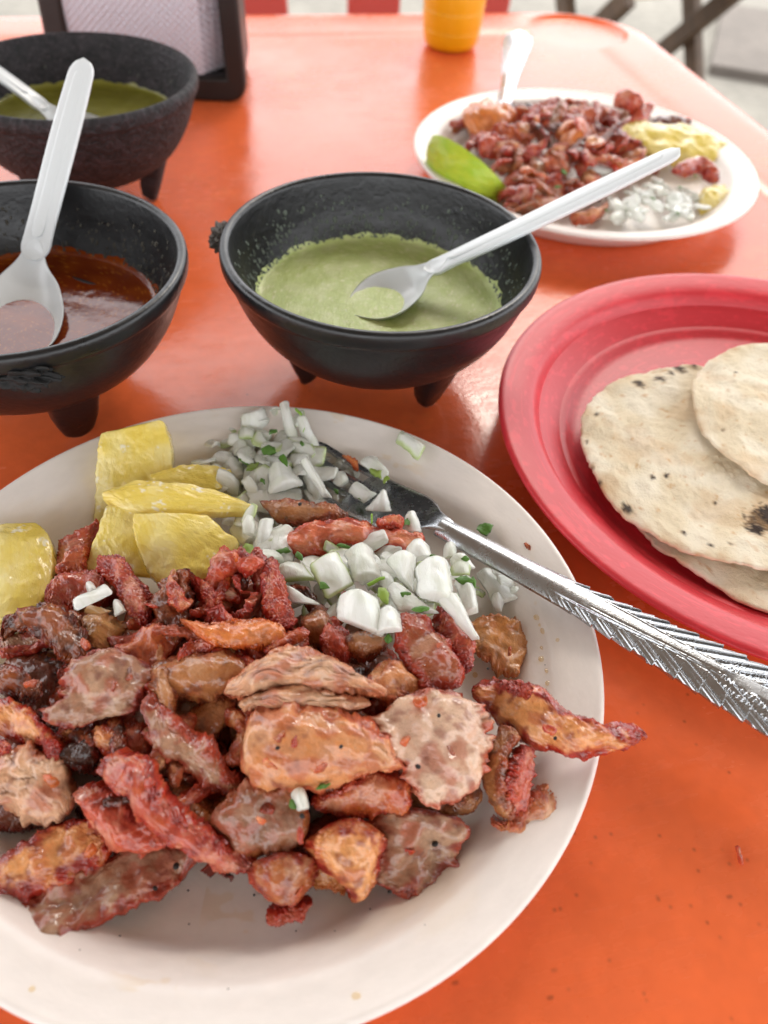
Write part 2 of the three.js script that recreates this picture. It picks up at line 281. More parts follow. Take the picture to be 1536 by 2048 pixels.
tortilla('top tortilla, pale and clean, lying over the spotted one', .1935, .0205, -.2960, .0560, 6, .03, .0, [[-.045, .012, .001], [-.03, -.03, .001]], .0008);

// ---------------------------------------------------------------- salsa bowls
const bowlBump = tex(512, (i, j, k) => nC[k] * .5 + nE[k] * .5, [5, 5]);
const blackPlastic = phys({ color: 0x151516, roughness: .46, roughnessMap: tex(512, (i, j, k) => .78 + .5 * (nB[k] - .5) + .3 * (nC[k] - .5), [3, 6]), bumpMap: bowlBump, bumpScale: .00018 });
const stone = phys({ color: 0x8c8086, map: tex(512, (i, j, k) => { const v = .24 + .34 * (nC[k] - .5) + .2 * (nB[k] - .5) + smooth(.62, .72, nE[k]) * .14; return [v, v * .96, v * .98]; }, [6, 6], true), roughness: .72, bumpMap: tex(512, (i, j, k) => nC[k] * .7 + nE[k] * .3, [6, 6]), bumpScale: .0016 });
const bowlPts = soft([[0, .0135], [.022, .0142], [.040, .0205], [.054, .031], [.0632, .0445], [.0685, .058], [.0700, .0622], [.0712, .0634], [.0717, .066], [.0715, .0690], [.0706, .0703], [.0690, .0706], [.0676, .0698], [.0668, .0675], [.0650, .0605], [.0616, .0500], [.0545, .0382], [.042, .0275], [.024, .0205], [0, .019]], 5);
function bowl(label, x, z, mat, scale, legTurn, residue, salsa) {
  const g = group('salsa_bowl', label, 'bowl', V(x, .0002, z), 0);
  const shell = lathe(bowlPts.map(([r, y]) => [r * scale[0], y * scale[1]]), 160);
  mesh('shell', shell, mat, g);
  for (let k = 0; k < 3; k++) {
    const a = legTurn + k * 2 * Math.PI / 3, d = V(Math.cos(a), 0, Math.sin(a)), s = V(-Math.sin(a), 0, Math.cos(a)), w = .0122, at = (r, y) => d.clone().multiplyScalar(r * scale[0]).setY(y * scale[1]);
    const st = [[.052, .036, w], [.047, .022, w * .95], [.0425, .010, w * .8], [.0385, .0002, w * .55]].map(([r, y, ww]) => { const c = at(r, y); return [c.clone().addScaledVector(s, -ww), c.clone().addScaledVector(s, ww)]; });
    mesh('leg', ribbon({ st, t: [.018, .016, .012, .009], p: 3.2, rag: 0, lump: .0001, fine: 0, cap: .12, nu: 24, nv: 24, seed: k + 1, up: d }), mat, g);
  }
  // spatter: small dried flecks on the inner wall
  const prof = bowlPts.slice(Math.floor(bowlPts.length * .6)).map(([r, y]) => [r * scale[0], y * scale[1]]), flecks = [], rr = rng(residue.seed);
  const wallAt = (y) => { for (let i = 1; i < prof.length; i++) if ((prof[i - 1][1] - y) * (prof[i][1] - y) <= 0) { const f = (y - prof[i - 1][1]) / (prof[i][1] - prof[i - 1][1] || 1); return prof[i - 1][0] + f * (prof[i][0] - prof[i - 1][0]); } return prof[0][0]; };
  for (let k = 0; k < residue.n; k++) {
    const a = rr() * 2 * Math.PI, h = salsa.y + Math.pow(rr(), 1.7) * residue.h * (.6 + .8 * rr()), r = wallAt(h) - .0001, s = .00025 + .0007 * rr() * rr();
    if (h > .064) continue;
    const b = new THREE.IcosahedronGeometry(s, 1); b.scale(.35, 1 + 1.6 * rr(), .8 + rr() * .8); b.rotateZ(-.5); b.rotateY(-a); b.translate(Math.cos(a) * r, h, Math.sin(a) * r); flecks.push(b.toNonIndexed ? b : b);
  }
  const fl = mesh('dried_salsa_flecks', mergeGeometries(flecks), phys({ color: residue.color, roughness: .7 }), g); fl.userData.kind = 'stuff';
  // salsa with a raised meniscus
  const R = wallAt(salsa.y) + .0004, nr = 60, na = 160, pos = [], uv = [], cc = [], idx = [], c = new THREE.Color(), c0 = col(salsa.color), c1 = col(salsa.light ?? salsa.color), c2 = col(salsa.fleck ?? salsa.color);
  for (let i = 0; i <= nr; i++) for (let j = 0; j < na; j++) {
    const f = Math.pow(i / nr, .8), a = j / na * 2 * Math.PI, x0 = Math.cos(a) * R * f, z0 = Math.sin(a) * R * f, e = (1 - f) * R;
    const y = salsa.y + .0011 * Math.exp(-e / .0013) + salsa.rough * (noise(x0 * 90, z0 * 90, salsa.seed) + .5 * noise(x0 * 260, z0 * 260, salsa.seed) + .25 * noise(x0 * 700, z0 * 700, salsa.seed));
    pos.push(x0, y, z0); uv.push(x0, z0);
    c.copy(c0).lerp(c1, smooth(-.2, .7, noise(x0 * 60, z0 * 60, salsa.seed + 4)) * .45).lerp(c2, smooth(.55, .8, noise(x0 * 520, z0 * 520, salsa.seed + 8)) * .6).multiplyScalar(1 + .06 * noise(x0 * 900, z0 * 900, salsa.seed)); cc.push(c.r, c.g, c.b);
  }
  const film = 5; // a thin uneven film left on the wall above the level
  for (let i = 1; i <= film; i++) for (let j = 0; j < na; j++) {
    const a = j / na * 2 * Math.PI, ca = Math.cos(a), sa = Math.sin(a), hh = .0009 + .0030 * Math.max(0, .35 + noise(ca * 2.2, sa * 2.2, salsa.seed + 20) * .7 + .5 * noise(ca * 9, sa * 9, salsa.seed + 21) + .4 * noise(ca * 26, sa * 26, salsa.seed + 22)), y = salsa.y + .0011 + hh * i / film, r = wallAt(y) - .00025 * (1 - i / film) + (i === film ? .0003 : 0);
    pos.push(ca * r, y, sa * r); uv.push(ca * r, sa * r); c.copy(c0).lerp(c1, .3); cc.push(c.r, c.g, c.b);
  }
  for (let i = 0; i < nr + film; i++) for (let j = 0; j < na; j++) { const p = i * na + j, q = i * na + (j + 1) % na; idx.push(p, q, p + na, q, q + na, p + na); }
  const sg = new THREE.BufferGeometry(); sg.setAttribute('position', new THREE.Float32BufferAttribute(pos, 3)); sg.setAttribute('uv', new THREE.Float32BufferAttribute(uv, 2)); sg.setAttribute('color', new THREE.Float32BufferAttribute(cc, 3)); sg.setIndex(idx); sg.computeVertexNormals();
  const sm = mesh('salsa', sg, phys({ vertexColors: true, roughness: salsa.gloss ?? .14, bumpMap: tex(256, (i, j) => nC[j * 512 + i], [60, 60]), bumpScale: salsa.bump ?? .00015, specularIntensity: 1 })); scene.remove(sm); sm.position.set(x, 0, z); scene.add(sm);
  sm.name = numbered('salsa'); tag(sm, salsa.label, 'salsa');
  return g;
}
const greenBowl = bowl('black plastic three-legged bowl holding pale green salsa', -.0104, -.3349, blackPlastic, [1, 1], .69, { color: 0x525a50, n: 1300, h: .016, seed: 5 }, { y: .0412, color: 0xbccb7c, light: 0xd6dca4, fleck: 0xe0ddb0, bump: .0003, rough: .00018, seed: 3, label: 'pale green salsa in the black plastic bowl at the centre' });
const brownBowl = bowl('black plastic three-legged bowl holding dark red salsa, rim lug broken', -.1630, -.2990, blackPlastic, [1.004, 1], .90, { color: 0x38342a, n: 800, h: .022, seed: 8 }, { y: .0400, color: 0x742c06, light: 0x934609, fleck: 0xb56c1c, rough: .00005, seed: 9, gloss: .04, bump: .00002, label: 'dark red-brown salsa in the chipped black bowl' });
const stoneBowl = bowl('dark rough stone-like bowl beside the napkin holder', -.2000, -.4960, stone, [.998, 1.045], 2.10, { color: 0x45443e, n: 60, h: .012, seed: 4 }, { y: .0460, color: 0x7d7a2c, light: 0x8e8a3c, rough: .00008, seed: 6, label: 'olive green salsa in the dark stone-like bowl' });
{ // broken-off lugs on the rims
  const lug = (parent, c, s, seed, mat) => {
    const g = new THREE.IcosahedronGeometry(1, 20), p = g.attributes.position;
    for (let i = 0; i < p.count; i++) { const v = V(p.getX(i), p.getY(i), p.getZ(i)), d = 1 + .30 * noise(v.x * 1.6 + seed, v.y * 1.6, v.z * 1.6) + .10 * noise(v.x * 3.2, v.y * 3.2 + seed, v.z * 3.2) + .07 * noise(v.x * 7, v.y * 7, v.z * 7 + seed) + .04 * noise(v.x * 15, v.y * 15, v.z * 15 + seed); p.setXYZ(i, c[0] + v.x * d * s[0], c[1] + v.y * d * s[1], c[2] + v.z * d * s[2]); }
    const w = mergeVertices((g.deleteAttribute('normal'), g.deleteAttribute('uv'), g), 1e-7); w.computeVertexNormals(); part('broken_lug', w, mat, parent);
  };
  lug(brownBowl, [-.1395, .0605, -.2360], [.0140, .0062, .0052], 3, phys({ color: 0x0e0e0e, roughness: .75 }));
  lug(greenBowl, [-.0835, .0620, -.3440], [.0056, .0056, .0090], 9, phys({ color: 0x4a443e, roughness: .7 }));
}

// ---------------------------------------------------------------- white plastic spoons
const spoonMat = phys({ color: 0xd6dadb, roughness: .3, bumpMap: bowlBump, bumpScale: .00005, clearcoat: .2, clearcoatRoughness: .2 });
function spoon(label, spine, side, widths, depth, thick, fluid) {
  const root = new THREE.Group(); root.name = numbered('plastic_spoon'); root.position.copy(spine[2]); scene.add(root); tag(root, label, 'spoon');
  const sd = side.clone().normalize();
  const st = spine.map((p, i) => [p.clone().addScaledVector(sd, -widths[i] / 2), p.clone().addScaledVector(sd, widths[i] / 2)]);
  const cut = 5; // stations 0-4 are the bowl, from there the handle
  part('spoon_bowl', ribbon({ st: st.slice(0, cut + 1), t: .0016, bow: depth.slice(0, cut + 1), p: 3, rag: 0, lump: 0, fine: 0, cap: .5, nu: 60, nv: 44 }), spoonMat, root);
  const handle = part('handle', ribbon({ st: st.slice(cut - 1), t: thick.slice(cut - 1), bow: depth.slice(cut - 1), p: 3.6, rag: 0, lump: 0, fine: 0, cap: .5, nu: 60, nv: 32 }), spoonMat, root);
  { // a raised rib down the middle of the handle
    const h = spine.slice(cut), e = h.length - 1; h[e] = h[e - 1].clone().lerp(h[e], .8);
    const rib = h.map((p, i) => [p.clone().addScaledVector(sd, -widths[cut + i] * .22), p.clone().addScaledVector(sd, widths[cut + i] * .22)].map((q) => q.setY(q.y + .0007)));
    part('rib', ribbon({ st: rib, t: .0012, p: 2.2, rag: 0, lump: 0, fine: 0, cap: .6, nu: 40, nv: 16 }), spoonMat, handle);
  }
  return root;
}

const mm = (a) => V(a[0] / 1000, a[1] / 1000, a[2] / 1000);
const lerpS = (a, b, f, dy = 0) => { const p = a.clone().lerp(b, f); p.y += dy; return p; };
{
  const N = mm([10.0, 53, -345.0]), tip = mm([-25, 41.2, -324]), rest = mm([53.5, 76, -353.4]), end = mm([116.6, 109, -366.8]);
  spoon('white plastic spoon lying in the pale green salsa', [tip, lerpS(tip, N, .25, -.001), lerpS(tip, N, .52, -.001), lerpS(tip, N, .8, -.001), N, lerpS(N, rest, .22, .0005), lerpS(N, rest, .7), lerpS(rest, end, .45), end], V(.42, .04, .90),
    [.016, .030, .036, .028, .0135, .0105, .0118, .0125, .0095], [-.003, -.007, -.009, -.006, -.002, -.0004, .0003, .0003, .0003], [.0016, .0016, .0016, .0018, .0028, .0036, .0036, .0034, .003]);
}
{
  const N = mm([-170.5, 51, -330]), tip = mm([-160.8, 39.5, -269.5]), rest = mm([-165, 76, -359.1]), end = mm([-157.7, 112, -409]);
  spoon('white plastic spoon standing in the dark red salsa', [tip, lerpS(tip, N, .25, -.001), lerpS(tip, N, .52, -.001), lerpS(tip, N, .8, -.001), N, lerpS(N, rest, .25, .0005), lerpS(N, rest, .7), lerpS(rest, end, .45), end], V(1, .02, .16),
    [.018, .034, .039, .030, .0165, .0145, .0142, .0146, .0125], [-.003, -.007, -.009, -.006, -.002, -.0004, .0003, .0003, .0003], [.0016, .0016, .0016, .0018, .0028, .0034, .0034, .0032, .0028]);
}
{
  const N = mm([-216.5, 55, -490]), tip = mm([-178, 43, -489]), rest = mm([-258, 78, -502]), end = mm([-330, 112, -520]);
  spoon('white plastic spoon in the dark stone-like bowl', [tip, lerpS(tip, N, .25, -.001), lerpS(tip, N, .52, -.001), lerpS(tip, N, .8, -.001), N, lerpS(N, rest, .25, .0005), lerpS(N, rest, .7), lerpS(rest, end, .45), end], V(-.25, .02, .96),
    [.014, .026, .030, .022, .0125, .0115, .0118, .012, .0105], [-.003, -.007, -.009, -.006, -.002, -.0004, .0003, .0003, .0003], [.0016, .0016, .0016, .0018, .0026, .003, .003, .003, .0028]);
}

// ---------------------------------------------------------------- metal forks with a feather pattern on the handle
const steel = phys({ color: 0xb9bcc0, metalness: 1, roughness: .3, roughnessMap: tex(512, (i, j, k) => .9 + .5 * (nA[k] - .5) + .5 * (nC[k] - .5), [12, 12]), bumpMap: tex(256, (i, j) => nE[j * 512 + i], [60, 60]), bumpScale: .00003 });
const handleGeo = (() => {
  const nx = 520, nv = 96, L = .148, W = [[0, .0092], [.01, .0104], [.035, .0116], [.06, .0138], [.085, .0185], [.11, .0228], [.128, .0252], [.14, .0230], [.146, .0140], [.148, .0008]];
  const wAt = (x) => { let i = 0; while (i < W.length - 2 && x > W[i + 1][0]) i++; const f = clamp((x - W[i][0]) / (W[i + 1][0] - W[i][0])); return W[i][1] + (W[i + 1][1] - W[i][1]) * f; };
  const g0 = (d, w) => Math.exp(-d * d / (w * w)), pos = [], uv = [], idx = [];
  const P = 0.0078; // feather pitch
  const height = (x, z, hw) => {
    const v = Math.abs(z) / hw, on = smooth(.045, .062, x), a = Math.abs(z);
    let h = .0030 * (1 - v ** 2.2) * (1 - .35 * on) + .0007;
    const ch = .0040 - .0018 * smooth(.06, .112, x); // the smooth spine ends in a rounded tip
    const inside = smooth(.114, .110, x);
    h += .0006 * inside * smooth(ch + .0003, ch - .0003, a) * on - .0005 * g0(a - ch, .00028) * inside * on - .0004 * g0(a - ch * .62, .00022) * inside * smooth(.06, .075, x);
    const f = ((x - a * 1.9) / P) % 1, ff = f < 0 ? f + 1 : f; // feathers sweep outward from the spine
    const out = smooth(ch + .0002, ch + .0009, a) * on * smooth(.142, .136, x);
    h += out * (.0011 * (ff - .5) - .0008 * g0(Math.min(ff, 1 - ff), .06) - .00025 * g0(ff - .45, .05) - .0002 * g0(ff - .7, .05));
    if (x > .108) for (const k of [.0014, .0042]) { const line = k + (x - .108) * .22, q = ((x - .108) / .0016) % 1; h += .0004 * g0(a - line, .00042) * (1 - 2 * g0(q - .5, .22)) * smooth(.108, .112, x) * smooth(.14, .136, x); }
    return h;
  };
  for (const top of [1, 0]) for (let i = 0; i <= nx; i++) {
    const x = L * i / nx; let hw = wAt(x) / 2; const sc = ((x / P) + .35) % 1; hw *= 1 + .09 * smooth(.05, .062, x) * smooth(.135, .125, x) * (sc - .5);
    for (let j = 0; j <= nv; j++) { const s = Math.sin((j / nv - .5) * Math.PI), z = s * hw; pos.push(x, top ? height(x, z, hw) : -.0004 - .0003 * (1 - s * s), z); uv.push(x, z); }
  }
  const m = nv + 1, half = (nx + 1) * m;
  for (const s of [0, 1]) for (let i = 0; i < nx; i++) for (let j = 0; j < nv; j++) { const a = s * half + i * m + j, b = a + 1, c = a + m, d = c + 1; s ? idx.push(a, c, b, b, c, d) : idx.push(a, b, c, b, d, c); }
  for (let i = 0; i < nx; i++) for (const j of [0, nv]) { const a = i * m + j, c = a + m; j ? idx.push(a, a + half, c, c, a + half, c + half) : idx.push(a, c, a + half, c, c + half, a + half); }
  for (const i of [0, nx]) for (let j = 0; j < nv; j++) { const a = i * m + j, b = a + 1; i ? idx.push(a, b, a + half, b, b + half, a + half) : idx.push(a, a + half, b, b, a + half, b + half); }
  const g = new THREE.BufferGeometry(); g.setAttribute('position', new THREE.Float32BufferAttribute(pos, 3)); g.setAttribute('uv', new THREE.Float32BufferAttribute(uv, 2)); g.setIndex(idx);
  g.computeVertexNormals(); return g;
})();
function fork(label, neck, toward) {
  const root = new THREE.Group(); root.name = numbered('metal_fork'); scene.add(root); tag(root, label, 'fork');
  root.position.copy(neck); const X = toward.clone().sub(neck).normalize(), Z = V(0, 0, 0).crossVectors(X, V(0, 1, 0)).normalize(), Y = V(0, 0, 0).crossVectors(Z, X); root.quaternion.setFromRotationMatrix(new THREE.Matrix4().makeBasis(X, Y, Z));
  mesh('handle', handleGeo, steel, root);
  const prof = (x) => -.0040 * smooth(0, .034, x) - .0006 * smooth(.03, .055, x) + .0036 * smooth(.045, .08, x) + .0024 * (1 - smooth(0, .012, x));
  const rb = (xs, zc, ws, t) => ribbon({ st: xs.map((x, i) => [V(-x, prof(x) + .0006, zc[i] - ws[i] / 2), V(-x, prof(x) + .0006, zc[i] + ws[i] / 2)]), t, bow: 0, p: 3.4, rag: 0, lump: 0, fine: 0, cap: .18, nu: 40, nv: 28 });
  mesh('blade', rb([-.006, 0, .004, .009, .015, .022, .032, .043], [0, 0, 0, 0, 0, 0, 0, 0], [.0078, .0088, .0124, .0205, .0252, .0268, .0272, .0268], .0015), steel, root);
  for (const z of [-.0116, -.0039, .0039, .0116]) mesh('tine', rb([.036, .044, .055, .068, .078], [z, z, z, z * .985, z * .97], [.0036, .0037, .0034, .0030, .0018], .0014), steel, root);
  return root;
}
fork('silver metal fork with feathered handle resting on the foreground plate rim', V(.0219, .0235, -.2095), V(.0751, .0276, -.1735));
fork('silver metal fork with only its handle showing beside the far plate', V(.0655, .0215, -.640), V(.0852, .0300, -.800));

// ---------------------------------------------------------------- napkin holder
{
  const g = group('napkin_holder', 'black plastic napkin holder standing behind the bowls', 'napkin holder', V(-.2100, .0002, -.700), .12);
  const black = phys({ color: 0x17120f, roughness: .4, bumpMap: bowlBump, bumpScale: .0001 });
  const shape = (w, h, r) => { const s = new THREE.Shape(); s.moveTo(-w + r, 0); s.lineTo(w - r, 0); s.quadraticCurveTo(w, 0, w, r); s.lineTo(w - .006, h); s.lineTo(-w + .006, h); s.lineTo(-w, r); s.quadraticCurveTo(-w, 0, -w + r, 0); return s; };
  const fr = shape(.070, .19, .012), hole = new THREE.Path(); hole.moveTo(-.0585, .012); hole.lineTo(-.053, .18); hole.lineTo(.055, .18); hole.lineTo(.0605, .012); hole.closePath(); fr.holes.push(hole);
  const f = mesh('front_frame', new THREE.ExtrudeGeometry(fr, { depth: .012, bevelThickness: .003, bevelSize: .003, bevelSegments: 3, curveSegments: 10 }), black, g); f.position.set(0, .003, .030);
  const b = mesh('body', new THREE.ExtrudeGeometry(shape(.0685, .188, .012), { depth: .06, bevelThickness: .002, bevelSize: .002, bevelSegments: 2, curveSegments: 10 }), black, g); b.position.set(0, .002, -.040);
  const paper = phys({ color: 0xd3d0da, roughness: .9, bumpMap: tex(512, (i, j, k) => { const a = Math.sin(i * .196) * Math.sin(j * .196); return .5 + .35 * a + .3 * (nA[k] - .5); }, [12, 12]), bumpScale: .0035 });
  const st = root_napkins(paper);
}
function root_napkins(paper) {
  for (let k = 0; k < 5; k++) { // folded napkins, one behind the other
    const g = new THREE.PlaneGeometry(1, 1, 30, 40), p = g.attributes.position, w = .100;
    for (let i = 0; i < p.count; i++) { const u = p.getX(i), v = p.getY(i) + .5; p.setXYZ(i, u * w - .007 + .0042 * k + .002 * k * (v - .3), .019 + v * .16, .0045 * Math.cos(u * 2.6) + .0012 * noise(u * 3, v * 3, k) - .008 * (v - .4) ** 2); }
    const uv = g.attributes.uv; for (let i = 0; i < uv.count; i++) uv.setXY(i, uv.getX(i) * .1, uv.getY(i) * .17);
    const back = g.clone(); back.translate(0, 0, -.0022); const bi = back.index.array; for (let i = 0; i < bi.length; i += 3) [bi[i + 1], bi[i + 2]] = [bi[i + 2], bi[i + 1]];
    const m = mergeGeometries([g, back]); m.computeVertexNormals();
    const o = mesh('paper_napkin', m, paper); o.position.set(-.2100 + .033 * Math.sin(.12), .0002, -.700 + .033); o.translateZ(.008 - k * .0045); o.rotation.y = .12;
    tag(o, k ? 'folded white paper napkin behind the front one in the black holder' : 'front white embossed paper napkin in the black holder', 'napkin', k ? 'napkins stacked in the holder' : null);
  }
}

// ---------------------------------------------------------------- yellow jar
{
  const pts = [[0, .0005], [.019, .0005], [.0232, .0025], [.0250, .007], [.0262, .014], [.0264, .0165], [.0258, .0175], [.0268, .019], [.0275, .030], [.0276, .0325], [.0270, .0335], [.0279, .035], [.0281, .046], [.0276, .0475], [.0282, .049], [.0276, .070], [.0250, .082], [.0200, .088], [.0200, .100], [0, .100]];
  const g = group('yellow_jar', 'yellow ribbed plastic jar at the far side of the table', 'jar', V(.0270, .0002, -.835));
  mesh('jar_body', lathe(pts.slice(0, 18), 96), phys({ color: 0xe0a000, roughness: .38, bumpMap: bowlBump, bumpScale: .0001, clearcoat: .3 }), g);
  mesh('jar_neck', lathe(pts.slice(17), 64), phys({ color: 0xd89a00, roughness: .4 }), g);
}

// ---------------------------------------------------------------- lime wedge on the far plate
{
  const g = group('lime_wedge', 'green lime wedge leaning on the rim of the far plate', 'lime', V(.0350, .0100, -.5230));
  const R = .0235, L = 1.3, span = 2.1; // a sector of an ellipsoid
  const skin = new THREE.SphereGeometry(R, 60, 44, 0, span); skin.scale(1, L, 1);
  const p = skin.attributes.position; for (let i = 0; i < p.count; i++) { const x = p.getX(i), y = p.getY(i), z = p.getZ(i), d = 1 + .012 * noise(x * 180, y * 180, z * 180); p.setXYZ(i, x * d, y * d, z * d); } skin.computeVertexNormals();
  const peel = phys({ color: 0xc6de3c, roughness: .34, map: tex(512, (i, j, k) => { const v = .92 + .22 * (nA[k] - .45) + .1 * (nC[k] - .5); return [v, .95 + .06 * (nA[k] - .5), v * .85]; }, [2, 2], true), bumpMap: tex(512, (i, j, k) => nC[k], [2, 2]), bumpScale: .0006, clearcoat: .3 });
  const flesh = phys({ color: 0xdfe6b4, roughness: .3, transmission: .2, thickness: 0, bumpMap: meatBumpL(), bumpScale: .0008 });
  const cut = (a) => { const q = [], id = [], n = 40, uvs = []; for (let i = 0; i <= n; i++) { const t = i / n * Math.PI, r = Math.sin(t) * R * .995, y = Math.cos(t) * R * L; q.push(0, y * .9, 0, -Math.cos(a) * r, y, Math.sin(a) * r); uvs.push(0, y, r, y); if (i < n) { const k = i * 2; id.push(k, k + 1, k + 2, k + 1, k + 3, k + 2); } } const c = new THREE.BufferGeometry(); c.setAttribute('position', new THREE.Float32BufferAttribute(q, 3)); c.setAttribute('uv', new THREE.Float32BufferAttribute(uvs, 2)); c.setIndex(id); c.computeVertexNormals(); return c; };
  const holder = [mesh('peel', skin, peel, g), mesh('flesh', cut(0), flesh, g), mesh('flesh', cut(span), flesh, g)];
  const ax = V(.0369, -.020, .010).normalize(), m = V(-.35, -.30, .90); m.addScaledVector(ax, -m.dot(ax)).normalize(); const th = V(0, 0, 0).crossVectors(ax, m);
  const la = V(0, 1, 0), lm = V(-Math.cos(span / 2), 0, Math.sin(span / 2)), lt = V(0, 0, 0).crossVectors(la, lm);
  g.quaternion.setFromRotationMatrix(new THREE.Matrix4().makeBasis(ax, m, th).multiply(new THREE.Matrix4().makeBasis(la, lm, lt).transpose())); g.position.set(.0380, .0215, -.5335);
}
function meatBumpL() { return tex(256, (i, j) => nB[j * 512 + i], [60, 60]); }

